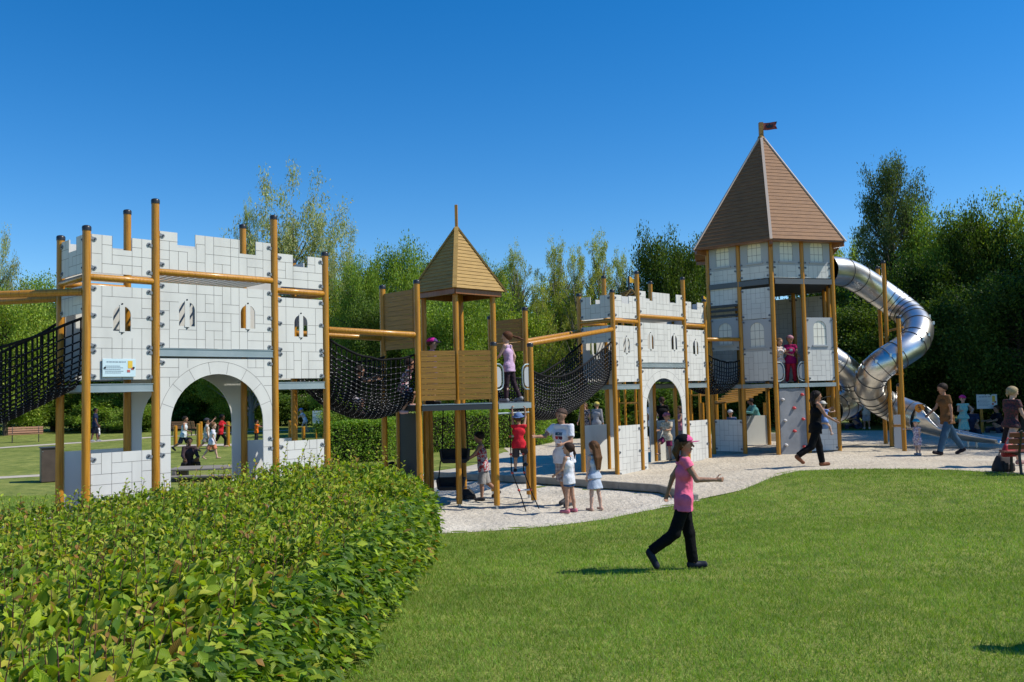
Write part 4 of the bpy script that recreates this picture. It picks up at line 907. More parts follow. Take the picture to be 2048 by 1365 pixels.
proto('birch', 'wispy', 8, 90, 23100, 0.0149, [(0.305, 0.336, 0.072), (0.410, 0.406, 0.102), (0.211, 0.257, 0.052)], [.5, .3, .2], 'bark_pale', .05)
proto('lime', 'round', 9, 70, 33600, 0.0211, [(0.313, 0.396, 0.043), (0.411, 0.462, 0.051), (0.215, 0.297, 0.034)], [.5, .3, .2])
proto('shrub_a', 'shrub', 10, 70, 27300, 0.0279, [(0.192, 0.294, 0.049), (0.292, 0.380, 0.069), (0.135, 0.208, 0.036)], [.5, .25, .25])
proto('shrub_b', 'shrub', 11, 60, 27300, 0.0310, [(0.098, 0.165, 0.031), (0.147, 0.223, 0.043), (0.069, 0.115, 0.020)], [.5, .25, .25])
LAB = {'green_a': 'mid green round-crowned tree', 'green_b': 'light green leafy tree', 'dark_a': 'dark green dense tree', 'dark_b': 'dark green bushy tree', 'poplar': 'tall slender dark poplar', 'willow': 'airy grey-green willow', 'birch': 'wispy yellow-green birch', 'lime': 'bright lime green tree', 'shrub_a': 'light green shrub', 'shrub_b': 'dark green shrub'}
def tree(key, px, ptop, Y, wpx, label, group, base=None, rz=None, lean=(0, 0)):
    p = at(px, 800, Y); g = gzf(p.x, p.y) - .05; top = at(px, ptop, Y).z; h = top - g; wd = wpx / F * Y
    nm = 'shrub' if key.startswith('shrub') else 'tree'
    T = thing(nm, label, nm, (p.x, p.y, g), rz if rz is not None else random.uniform(0, 6.28), group)
    T.rotation_euler[0] = lean[0]; T.rotation_euler[1] = lean[1]
    me, tm = PROTO[key]; c = link('crown', me, T); c.scale = (wd, wd, h); t = link('trunk', tm, T); t.scale = (h * .55, h * .55, h); return T
GR = 'trees around the playground'
TL = [  # key, px, top, Y, width px, where it stands
 ('willow', -22, 462, 63, 130, 'at the left edge beyond the rope bridge'), ('green_b', 10, 562, 59, 190, 'above the bench at the far left'), ('green_a', 105, 555, 65, 170, 'beside the left end of the near castle gate'),
 ('green_a', 205, 640, 68, 190, 'behind the near castle gate beside the tall corner post'), ('green_a', 330, 650, 65, 210, 'seen over the lawn behind the castle arch'), ('green_b', 420, 640, 71, 200, 'far behind the near castle arch'), ('green_b', 480, 700, 63, 150, 'seen through the right side of the near castle arch'),
 ('willow', 588, 350, 63, 225, 'rising highest behind the near castle gate'), ('willow', 672, 455, 60, 130, 'leaning out beside the near castle gate'), ('birch', 503, 405, 61, 75, 'with thin dark stems behind the near castle parapet'),
 ('green_b', 660, 570, 57, 120, 'with pale leaves above the first rope bridge'), ('green_a', 728, 520, 53, 110, 'behind the first rope bridge'), ('green_a', 797, 493, 55, 150, 'left of the small pointed roof'), ('green_a', 862, 512, 59, 130, 'directly behind the small pointed roof'), ('dark_b', 770, 600, 48, 170, 'low behind the brown header boards'),
 ('green_a', 950, 508, 58, 110, 'just right of the small pointed roof'), ('green_a', 905, 590, 46, 190, 'framed by the posts of the wooden tower'), ('birch', 1040, 492, 53, 85, 'pointed, right of the wooden tower roof'), ('green_a', 1000, 530, 61, 110, 'between the pointed roof and the birches'),
 ('birch', 1118, 482, 52, 110, 'leftmost of the clump beside the farther castle gate'), ('birch', 1160, 500, 50, 100, 'second of the clump beside the farther castle gate'), ('birch', 1205, 470, 53, 115, 'highest of the clump beside the farther castle gate'), ('birch', 1250, 505, 51, 90, 'at the right of the clump, behind the small flag'), ('birch', 1085, 560, 49, 110, 'low behind the second rope bridge'), ('green_b', 1150, 570, 53, 210, 'behind the wispy birches'), ('green_b', 1030, 600, 49, 170, 'behind the girl on the wooden tower'),
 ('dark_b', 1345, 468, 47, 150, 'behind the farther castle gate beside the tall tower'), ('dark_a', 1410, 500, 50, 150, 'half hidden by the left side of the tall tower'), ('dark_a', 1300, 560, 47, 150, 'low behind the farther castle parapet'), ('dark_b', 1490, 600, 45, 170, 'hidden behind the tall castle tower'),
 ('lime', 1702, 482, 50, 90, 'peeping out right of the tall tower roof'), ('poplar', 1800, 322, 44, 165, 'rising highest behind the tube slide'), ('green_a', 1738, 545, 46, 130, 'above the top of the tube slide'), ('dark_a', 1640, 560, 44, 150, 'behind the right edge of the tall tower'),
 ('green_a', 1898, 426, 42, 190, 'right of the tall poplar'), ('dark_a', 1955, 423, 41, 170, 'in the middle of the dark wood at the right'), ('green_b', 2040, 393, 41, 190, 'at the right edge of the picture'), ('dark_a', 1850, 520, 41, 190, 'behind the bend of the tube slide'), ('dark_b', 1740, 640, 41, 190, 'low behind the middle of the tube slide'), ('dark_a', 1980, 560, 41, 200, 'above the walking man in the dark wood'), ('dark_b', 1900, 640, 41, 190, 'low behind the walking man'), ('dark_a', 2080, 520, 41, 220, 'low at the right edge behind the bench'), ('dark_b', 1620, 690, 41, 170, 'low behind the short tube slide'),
]
for i, (k, px, tp_, Y, wp, wh) in enumerate(TL): tree(k, px, tp_, Y, wp, LAB[k] + ' ' + wh, GR)
# the wood goes on beyond the right edge (out of the picture), tall trees added there to shade it, and along the back of the lawn
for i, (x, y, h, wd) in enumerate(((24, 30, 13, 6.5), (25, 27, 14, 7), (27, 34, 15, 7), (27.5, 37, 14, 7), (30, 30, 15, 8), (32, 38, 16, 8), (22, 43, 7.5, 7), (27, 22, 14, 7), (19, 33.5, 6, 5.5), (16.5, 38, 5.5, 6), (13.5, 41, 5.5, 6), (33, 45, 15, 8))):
    k = ('dark_a', 'dark_b')[i % 2]; T = thing('tree', 'dark green dense tree added to the wood at the right edge', 'tree', (x, y, gzf(x, y) - .05), i * 1.3, 'the dark wood at the right'); me, tm = PROTO[k]
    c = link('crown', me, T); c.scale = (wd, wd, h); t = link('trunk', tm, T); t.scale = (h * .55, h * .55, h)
for i in range(15):
    px = -160 + i * 118 + random.uniform(-20, 20); k = ('green_a', 'dark_b', 'green_b', 'dark_a')[i % 4]
    tree(k, px, random.uniform(600, 660), 84 + random.uniform(-3, 4), 210, 'distant tree of the belt closing the far side of the lawn', 'far tree belt')
SL = [('shrub_a', 20, 770, 62, 130), ('shrub_b', 110, 790, 65, 130), ('shrub_a', 215, 795, 62, 150), ('shrub_a', 275, 808, 60, 110), ('shrub_b', 340, 800, 64, 150), ('shrub_b', 400, 780, 68, 160), ('shrub_a', 470, 800, 64, 120), ('shrub_a', 505, 790, 66, 90), ('shrub_b', 560, 790, 67, 140), ('shrub_b', 630, 790, 66, 130), ('shrub_a', 690, 800, 42, 120),
      ('shrub_b', 1010, 760, 42, 150), ('shrub_b', 1110, 770, 42, 160), ('shrub_b', 1210, 770, 42, 160), ('shrub_b', 1310, 770, 42, 150), ('shrub_b', 1400, 780, 42, 150), ('shrub_b', 1500, 770, 42, 160), ('shrub_b', 1600, 760, 42, 150), ('shrub_b', 1700, 750, 42, 160), ('shrub_b', 1790, 740, 42, 170), ('shrub_b', 1880, 740, 42, 170), ('shrub_b', 1970, 730, 42, 180), ('shrub_b', 2060, 720, 42, 180)]
WH = ['beyond the far left bench', 'right of the far left bench', 'behind the man walking with a child', 'right of the man walking with a child', 'left part of the near castle arch view', 'behind the second bench', 'right half of the near castle arch view', 'beside the orange child', 'behind the child in the blue cap', 'behind the left sign board', 'above the first clipped hedge', 'above the second clipped hedge', 'behind the bench beside the white shirt man', 'under the farther castle gate deck', 'seen through the farther castle arch', 'right of the farther castle arch', 'behind the climber in the teal shirt', 'behind the climbing wall', 'behind the man in the white shirt', 'behind the tube slide posts', 'behind the walking man in jeans', 'behind the right sign board', 'behind the bench at the right edge']
for (k, px, tp_, Y, wp), wh in zip(SL, WH): tree(k, px, tp_, Y, wp, LAB[k] + ' ' + wh, 'shrubs along the edge of the lawn')

# ------------------------------------------------------------------ lawn blades
def blades(y0, y1, dens, ln, wd):
    xr = y1 * .64 + .6; N_ = int(2 * xr * (y1 - y0) * dens); x = rng.uniform(-xr, xr, N_); y = rng.uniform(y0, y1, N_)
    k = (np.abs(x) < y * .62 + .6) & ~(inpoly(x, y, PIT) & (edge_dist(x, y, PIT) > rng.random(N_) ** 2 * .16)) & ~(inpoly(x, y, SAND) & (edge_dist(x, y, SAND) > rng.random(N_) ** 2 * .16)) & ~inpoly(x, y, HP)
    x, y = x[k], y[k]; n = len(x); z = gz(x, y)
    a = rng.uniform(0, 2 * PI, n); l = ln * rng.uniform(.6, 1.5, n); L = rng.normal(0, .55, (n, 2)); d = np.stack([np.cos(a), np.sin(a), 0 * a], 1) * wd / 2
    b = np.stack([x, y, z - .004], 1); t = b + np.stack([L[:, 0] * l, L[:, 1] * l, l], 1)
    pat = np.array([mnoise.noise(Vector((p * .5, q * .5, 0))) + .6 * mnoise.noise(Vector((p * 1.9, q * 1.9, 5))) for p, q in zip(x, y)])
    tn = tints(n, [(0.184, 0.304, 0.045), (0.248, 0.352, 0.064), (0.304, 0.344, 0.096)], [.6, .3, .1], .2) * (1 + .22 * pat)[:, None]
    return np.stack([b - d, b + d, t], 1).reshape(-1, 3), np.repeat(tn, 3, 0)
bl = [blades(5.2, 9.5, 3800, .036, .007), blades(9.5, 14, 2000, .036, .009), blades(14, 21, 900, .036, .012)]
V = np.concatenate([b[0] for b in bl]); tn = np.concatenate([b[1] for b in bl])
tag(link('grass', npmesh('grass', V, np.arange(len(V)).reshape(-1, 3), 'leaf_grass', tn)), 'short green blades of the mown lawn', 'grass', kind='stuff')

# ------------------------------------------------------------------ benches, signs, posts and other small things
def bench(label, p, rz, L=1.8, n_back=3, red=False, legs='bench_iron'):
    T = thing('park_bench', label, 'bench', p, rz, 'wooden park benches'); sl = 'bench_slat' if not red else 'red_slat'
    for k in range(4):
        m = MB(); m.box((0, -.20 + k * .125, .445 + .01 * (k in (0, 3))), (L, .095, .035)); m.build('seat_slat', sl, T, bevel=.006)
    for k in range(n_back):
        m = MB(); z = .56 + k * .125; m.box((0, .25 + k * .045, z), (L, .03, .10), 0, Matrix.Rotation(R(-18), 3, 'X')); m.build('back_slat', sl, T, bevel=.006)
    for s in (-1, 1):
        m = MB(); x = s * (L / 2 - .22)
        m.bar((x, -.22, 0), (x, -.18, .43), .045, .05); m.bar((x, .26, 0), (x, .20, .44), .045, .05); m.bar((x, -.24, .415), (x, .24, .405), .05, .035, up=(1, 0, 0)); m.bar((x, .20, .42), (x, .38, .90), .045, .04, up=(1, 0, 0)); m.box((x, -.22, .01), (.06, .12, .02)); m.build('leg', legs, T, bevel=.006)
    return T
mat('red_slat', (.24, .07, .04), .6, col2=(.17, .045, .025), scale=5, stretch=(.5, 8, 8))
def gpv(x, y): p = gp(x, y); return (p.x, p.y, p.z)
bench('wooden slatted bench with iron legs on the lawn at the far left', gpv(51, 885), R(28), 1.75)
bench('wooden slatted bench seen through the near castle arch', gpv(368, 872), R(170), 1.7)
bench('wooden slatted bench behind the man in the white tee', gpv(1112, 872), R(190), 1.7)
bench('dark red bench in the shade under the short tube slide', gpv(1689, 857), R(175), 1.5, red=True)
p = at(2096, 905, 18.3); BX = (p.x, p.y, gzf(p.x, p.y)); bench('reddish wooden bench at the right edge in front of the blond woman', BX, R(172), 1.7, red=True)
m = MB(); V = []
def rounded_bag(name, label, cat, c, d, mats, strap=True, rz=0):
    T = thing(name, label, cat, c, rz); m = MB(); n = 12
    prof = [(0, .5), (.12, .62), (.35, .78), (.6, .92), (.82, 1), (.95, .96), (1, .8)]
    Vv = []
    for z, r in [(1 - a, b) for a, b in prof]:
        for k in range(20):
            a = 2 * PI * k / 20; cx, sx = math.cos(a), math.sin(a); e = .55; Vv.append((d[0] / 2 * r * math.copysign(abs(cx) ** e, cx), d[1] / 2 * r * math.copysign(abs(sx) ** e, sx), d[2] * z))
    m.add(Vv, [(i*20+k, (i+1)*20+k, (i+1)*20+(k+1) % 20, i*20+(k+1) % 20) for i in range(6) for k in range(20)] + [tuple(range(19, -1, -1))[::-1], tuple(range(120, 140))[::-1]], 0, True); m.build('bag_body', mats, T)
    s = MB(); s.tube([(-d[0] * .22, 0, d[2] * .97), (-d[0] * .18, 0, d[2] * 1.2), (0, 0, d[2] * (1.5 if strap else 1.2)), (d[0] * .18, 0, d[2] * 1.2), (d[0] * .22, 0, d[2] * .97)], .012, 6); s.build('strap', mats, T)
    q = MB(); q.box((0, -d[1] * .5, d[2] * .35), (d[0] * .6, d[1] * .22, d[2] * .45)); q.build('pocket', mats, T, bevel=.03)
    return T
mat('bag_red', (.42, .012, .025), .5); mat('bag_black', (.02, .012, .014), .7)
b0 = gpv(2007, 944); rounded_bag('backpack', 'black backpack lying on the grass before the right bench', 'backpack', b0, (.46, .3, .34), 'bag_black', False, .3)
b0 = at(2018, 914, 18.6); rounded_bag('handbag', 'bright red handbag hanging on the right bench', 'handbag', b0, (.32, .14, .26), 'bag_red', True, .1)
b0 = gpv(932, 1000); rounded_bag('backpack', 'dark bag dropped on the gravel by the wooden tower post', 'bag', b0, (.42, .3, .22), 'rubber_black', False, .6)
def sign(label, p, rz, wd, hg, z, posts, seed, title=True, mats='sign_white', pic='sign_yellow'):
    T = thing('information_sign', label, 'sign', p, rz, 'playground information signs'); rr = random.Random(seed)
    m = MB(); m.box((0, 0, z), (wd, .015, hg)); m.build('sign_plate', mats, T, bevel=.004)
    m = MB(); y = -.0095                                     # rows of lettering too small to read
    def row(x0, x1, zz, h, mi=0):
        x = x0
        while x < x1 - .01:
            w_ = min(rr.uniform(.3, .8) * h * 5, x1 - x); m.box((x + w_ / 2, y, zz), (w_, .003, h), mi); x += w_ + h * .7
    if title: row(-wd * .38, wd * .22, z + hg * .33, hg * .05)
    for k in range(5): row(-wd * .42, wd * (.12 if k % 2 else .05), z + hg * (.1 - k * .095), hg * .028)
    m.box((wd * .33, y, z + hg * .18), (wd * .14, .003, hg * .42), 1); m.box((wd * .28, y - .001, z - hg * .18), (wd * .09, .003, hg * .14), 2); m.box((wd * .40, y - .001, z - hg * .05), (wd * .08, .003, hg * .12), 2)
    m.build('sign_print', ['sign_ink', pic, 'sign_red'], T)
    for x in posts:
        q = MB(); q.tube([(x, .06, -.1), (x, .06, z + hg * .3)], .05, 12); q.build('post', 'post_wood', T)
    for x in (-wd * .43, wd * .43):
        q = MB(); q.disc((x, -.008, z), (0, -1, 0), .016, .01, 8); q.build('bolt', 'bolt_black', T)
    return T
pS = CA + dU * .46 + dN * -.038; sign('pale blue printed board fixed on the near castle gate wall', (pS.x, pS.y, 0), YAW, .49, .27, 2.545, (), 3, mats='sign_blue')
sign('white printed board on a wooden post beyond the slide chute', gpv(1977, 866), R(-4), .72, .52, 1.13, (-.18,), 5)
sign('small white printed board on posts right of the near castle gate', gpv(638, 878), R(0), .62, .66, 1.05, (-.15, .2), 6)
c = gpv(103, 964); T = thing('metal_box', 'brown sheet metal box standing on the lawn behind the left castle post', 'box', c, R(32)); m = MB(); m.box((0, 0, .48), (.55, .55, .92)); m.build('box_body', 'box_brown', T, bevel=.01)
m = MB(); m.box((0, 0, .955), (.6, .6, .03)); m.build('lid', 'dark_steel', T, bevel=.005)
m = MB(); [m.disc((s * .24, -.276, .86), (0, -1, 0), .012, .01, 8) for s in (-1, 1)]; m.build('bolt', 'galvanised', T)
c = gpv(150, 955); T = thing('timber', 'grey weathered timber lying by the metal box', 'timber', c, .1); m = MB(); m.box((0, 0, .1), (1.1, .3, .22)); m.build('timber_beam', 'old_wood', T, bevel=.02)
WP = [(351, 893, 853), (397, 895, 849), (402, 880, 845), (456, 893, 845), (515, 866, 847), (580, 876, 843), (607, 882, 855), (662, 872, 846), (690, 866, 846)]
NM = ['leftmost thin wooden post seen through the near castle arch', 'wooden post behind the child in salmon shorts', 'thinner wooden post far behind the castle arch', 'wooden post right of the child in the red shirt', 'wooden post beside the orange child', 'wooden post left of the child in the blue cap', 'short wooden post under the child in the blue cap', 'wooden post behind the small white sign', 'last wooden post left of the clipped hedge']
for (x, yb, yt), l in zip(WP, NM):
    p = gp(x, yb); z = at(x, yt, p.y).z; T = thing('wooden_post', l, 'post', (p.x, p.y, p.z), 0, 'wooden posts on the far lawn'); m = MB(); m.tube([(0, 0, -.1), (0, 0, z - p.z)], .085, 14); m.build('post_shaft', 'post_wood', T); q = MB(); q.lathe([(.088, z - p.z), (.06, z - p.z + .03), (.001, z - p.z + .035)], n=14); q.build('cap', 'post_wood', T)
c = gp(408, 962); T = thing('wooden_platform', 'low grey plank platform with a step behind the near castle arch', 'platform', (c.x, c.y, c.z), R(4))
for k in range(6):
    m = MB(); m.box((0, .12 + k * .2, .30), (2.0, .185, .045)); m.build('plank', 'old_wood', T, bevel=.006)
for k in range(2):
    m = MB(); m.box((.05, -.28 + k * .2, .14), (1.9, .185, .045)); m.build('step_plank', 'old_wood', T, bevel=.006)
for s in (-1, 1):
    m = MB(); m.box((s * .8, .6, .13), (.12, 1.2, .27)); m.build('bearer', 'old_wood', T, bevel=.01)
c = gp(1526, 884); T = thing('concrete_block', 'low concrete block beneath the person in the teal top', 'block', (c.x, c.y, c.z), R(15)); m = MB(); m.box((0, .25, .13), (1.1, .5, .30)); m.build('block', 'concrete', T, bevel=.015)
c = gp(1519, 872); T = thing('stool', 'pale stool under the person in the teal top', 'stool', (c.x, c.y, c.z), 0); m = MB(); m.box((.08, 0, .46), (.42, .36, .04)); m.build('seat', 'rung_white', T, bevel=.01)
for a, b_ in ((-1, -1), (1, -1), (1, 1), (-1, 1)):
    m = MB(); m.tube([(.08 + a * .18, b_ * .14, 0), (.08 + a * .16, b_ * .12, .45)], .018, 8); m.build('leg', 'galvanised', T)
# slatted wooden canopy and small gabled play houses behind the farther gate
c0 = at(1480, 795, 30.5); T = thing('wooden_canopy', 'orange slatted wooden canopy behind the castle tower', 'canopy', (c0.x, c0.y, gzf(c0.x, c0.y)), 0); o = T.location
for k in range(7):
    a = at(1425 + k * 7, 809 - k * 5.2, 29 + k * .5) - o; b_ = at(1495 + k * 9, 799 - k * 4.6, 29.6 + k * .5) - o; m = MB(); m.bar(a, b_, .16, .05); m.build('slat', 'board_wood', T)
for x, Y in ((1448, 30), (1404, 30.5), (1530, 31)):
    p = at(x, 806, Y) - o; m = MB(); m.tube([(p.x, p.y, -.1), (p.x, p.y, p.z)], .07, 12); m.build('post', 'post_wood', T)
def play_house(label, px, py_apex, py_flag, Y, wd):
    ap = at(px, py_apex, Y); g = gzf(ap.x, ap.y); T = thing('play_house', label, 'play house', (ap.x, ap.y, g), R(8), 'small play houses behind the farther castle gate'); z = ap.z - g; e = wd * .55
    for sx in (-1, 1):
        for sy in (-1, 1): m = MB(); m.tube([(sx * wd * .42, sy * .5, -.1), (sx * wd * .42, sy * .5, z - e * .9)], .055, 12); m.build('post', 'post_wood', T)
        for k in range(5):
            t0, t1 = k / 5, (k + 1) / 5; m = MB(); m.bar((sx * wd * .5 * (1 - (t0 + t1) / 2), -.62, z - e * (t0 + t1) / 2 * 0 - e + e * (t0 + t1) / 2), (sx * wd * .5 * (1 - (t0 + t1) / 2), .62, z - e + e * (t0 + t1) / 2), .03, wd * .145, up=(sx * .75, 0, .66)); m.build('roof_board', 'board_wood', T)
    for sx in (-1, 1): m = MB(); m.bar((sx * wd * .54, -.65, z - e * 1.08), (0, -.65, z + .02), .04, .09, up=(0, 1, 0)); m.build('barge_board', 'roof_wood', T)
    for zz in (1.6, 2.6): m = MB(); m.box((0, 0, zz), (wd * .8, 1.0, .06)); m.build('deck', 'board_wood', T)
    zf = at(px, py_flag, Y).z - g; m = MB(); m.tube([(0, -.3, z - .2), (0, -.3, zf)], .04, 8); m.build('flag_pole', 'dark_steel', T)
    fm = MB(); n = 6; Vv = []
    for i in range(n + 1):
        t = i / n
        for s in (-1, 1): Vv.append((.04 + t * .42, -.3 + .05 * math.sin(t * 4), zf - .12 - t * .16 + s * .13 * (1 - t * .8)))
    fm.add(Vv, [(2*i, 2*i+2, 2*i+3, 2*i+1) for i in range(n)], 0, True); fm.build('flag', 'flag_yellow', T)
play_house('small gabled play house with a yellow flag above the farther castle parapet', 1254, 583, 555, 36, .85)
play_house('small gabled play house with a yellow flag beside the castle tower', 1401, 625, 594, 35, .8)

# ------------------------------------------------------------------ people: one continuous skin surface each, clothing and hair as children
def surface_nets(f, org, h):
    s = f < 0; nx, ny, nz = f.shape
    C = [(i, j, k) for i in (0, 1) for j in (0, 1) for k in (0, 1)]; sl_ = lambda a, c: a[c[0]:nx - 1 + c[0], c[1]:ny - 1 + c[1], c[2]:nz - 1 + c[2]]
    cnt = sum(sl_(s, c).astype(np.int8) for c in C); act = (cnt > 0) & (cnt < 8); idx = np.argwhere(act)
    if not len(idx): return np.zeros((0, 3)), np.zeros((0, 4), int)
    vid = np.full(act.shape, -1); vid[act] = np.arange(len(idx)); acc = np.zeros((len(idx), 3)); n = np.zeros(len(idx))
    val = {c: f[idx[:, 0] + c[0], idx[:, 1] + c[1], idx[:, 2] + c[2]] for c in C}
    for a in C:
        for ax in range(3):
            if a[ax]: continue
            b = tuple(a[q] + (q == ax) for q in range(3)); m = (val[a] < 0) != (val[b] < 0); t = np.where(m, val[a] / np.where(m, val[a] - val[b], 1), 0)
            p = np.array(a, float)[None] + t[:, None] * (np.array(b, float) - np.array(a, float)); acc += p * m[:, None]; n += m
    V = (idx + acc / n[:, None]) * h + org; Fs = []
    for ax in range(3):
        o = [(1, 2), (2, 0), (0, 1)][ax]; A = np.take(s, range(f.shape[ax] - 1), ax); B = np.take(s, range(1, f.shape[ax]), ax); e = np.argwhere(A != B)
        e = e[(e[:, o[0]] > 0) & (e[:, o[1]] > 0) & (e[:, o[0]] < act.shape[o[0]]) & (e[:, o[1]] < act.shape[o[1]])]
        if not len(e): continue
        q = []
        for d0, d1 in ((-1, -1), (0, -1), (0, 0), (-1, 0)):
            g = e.copy(); g[:, o[0]] += d0; g[:, o[1]] += d1; q.append(vid[g[:, 0], g[:, 1], g[:, 2]])
        q = np.stack(q, 1); fl = ~A[e[:, 0], e[:, 1], e[:, 2]]; q[fl] = q[fl][:, ::-1]; Fs.append(q)
    return V, np.concatenate(Fs)
class SDF:
    def __init__(s, h): s.h = h; s.pr = []; s.cut = []
    def cone(s, a, b, ra, rb, k=.02, flat=False): s.pr.append(('c', np.array(a, float), np.array(b, float), ra, rb, k, flat)); return s
    def ell(s, c, R3, rad, k=.015): s.pr.append(('e', np.array(c, float), np.array(R3, float), np.array(rad, float), 0, k)); return s
    def half(s, p, n): s.cut.append((np.array(p, float), np.array(n, float))); return s          # keep the side n points to
    def mesh(s):
        lo = np.full(3, 1e9); hi = -lo
        for q in s.pr:
            if q[0] == 'c': r = max(q[3], q[4]); lo = np.minimum(lo, np.minimum(q[1], q[2]) - r); hi = np.maximum(hi, np.maximum(q[1], q[2]) + r)
            else: lo = np.minimum(lo, q[1] - q[3].max()); hi = np.maximum(hi, q[1] + q[3].max())
        h = s.h; lo -= 3 * h; n = np.ceil((hi + 3 * h - lo) / h).astype(int) + 1; f = np.full(n, 9.0)
        ax = [lo[i] + h * np.arange(n[i]) for i in range(3)]
        for q in s.pr:
            k = q[5]
            if q[0] == 'c': r = max(q[3], q[4]); a = np.minimum(q[1], q[2]) - r; b = np.maximum(q[1], q[2]) + r
            else: a = q[1] - q[3].max(); b = q[1] + q[3].max()
            pad = k + 2 * h; i0 = np.maximum(0, np.floor((a - pad - lo) / h).astype(int)); i1 = np.minimum(n, np.ceil((b + pad - lo) / h).astype(int) + 1)
            S = np.s_[i0[0]:i1[0], i0[1]:i1[1], i0[2]:i1[2]]; X, Y, Z = np.meshgrid(ax[0][i0[0]:i1[0]], ax[1][i0[1]:i1[1]], ax[2][i0[2]:i1[2]], indexing='ij'); P = np.stack([X, Y, Z], -1)
            if q[0] == 'c':
                ab = q[2] - q[1]; t = np.clip(((P - q[1]) @ ab) / (ab @ ab + 1e-12), 0, 1); d = np.linalg.norm(P - q[1] - t[..., None] * ab, axis=-1) - (q[3] + (q[4] - q[3]) * t)
                if q[6]: LL = np.linalg.norm(ab); d = np.maximum(d, (P - q[1]) @ ab / LL - LL)
            else: L = (P - q[1]) @ q[2].T; d = (np.linalg.norm(L / q[3], axis=-1) - 1) * q[3].min()
            g = f[S]; hh = np.clip(.5 + .5 * (g - d) / k, 0, 1); f[S] = g + (d - g) * hh - k * hh * (1 - hh)
        if s.cut:
            X, Y, Z = np.meshgrid(*ax, indexing='ij'); P = np.stack([X, Y, Z], -1)
            for p, nn in s.cut: f = np.maximum(f, -((P - p) @ (nn / np.linalg.norm(nn))))
        return surface_nets(f, lo, h)
PMATS = {}
def pmat(col, rough=.75, kind=None):
    key = (col, rough, kind)
    if key in PMATS: return PMATS[key]
    nm = 'cloth_%d' % len(PMATS)
    if kind == 'floral': mat(nm, col[0], rough, col2=col[1], scale=26, detail=1, lo=.46, hi=.54)
    elif kind == 'plaid':
        m = mat(nm, col[0], rough); n = m.node_tree; tc = n.nodes.new('ShaderNodeTexCoord'); b = n.nodes['Principled BSDF']; pv = None
        for dr in ('Z', 'Y'):
            wv = n.nodes.new('ShaderNodeTexWave'); wv.bands_direction = dr; wv.inputs['Scale'].default_value = 4; n.links.new(tc.outputs['Object'], wv.inputs[0])
            cr = n.nodes.new('ShaderNodeValToRGB'); cr.color_ramp.elements[0].position = .55; cr.color_ramp.elements[1].position = .75; cr.color_ramp.elements[0].color = (*col[0], 1); cr.color_ramp.elements[1].color = (*col[1], 1); n.links.new(wv.outputs[0], cr.inputs[0])
            if pv is None: pv = cr.outputs[0]
            else:
                mx = n.nodes.new('ShaderNodeMix'); mx.data_type = 'RGBA'; mx.inputs[0].default_value = .5; n.links.new(pv, mx.inputs[6]); n.links.new(cr.outputs[0], mx.inputs[7]); n.links.new(mx.outputs[2], b.inputs['Base Color'])
    elif kind == 'hair': mat(nm, col, .6, col2=tuple(c * .55 for c in col), scale=16, stretch=(6, 6, .6), bump=.4, bscale=30, spec=.15)
    else: mat(nm, col, rough, bump=.45, bscale=26, col2=tuple(c * .8 for c in col), scale=9, spec=.12)
    PMATS[key] = nm; return nm
def rotm(axis, deg): return np.array(Matrix.Rotation(R(deg), 3, axis))
SKIN = (.52, .30, .20); TAN = (.42, .23, .15); PALE = (.62, .40, .30)
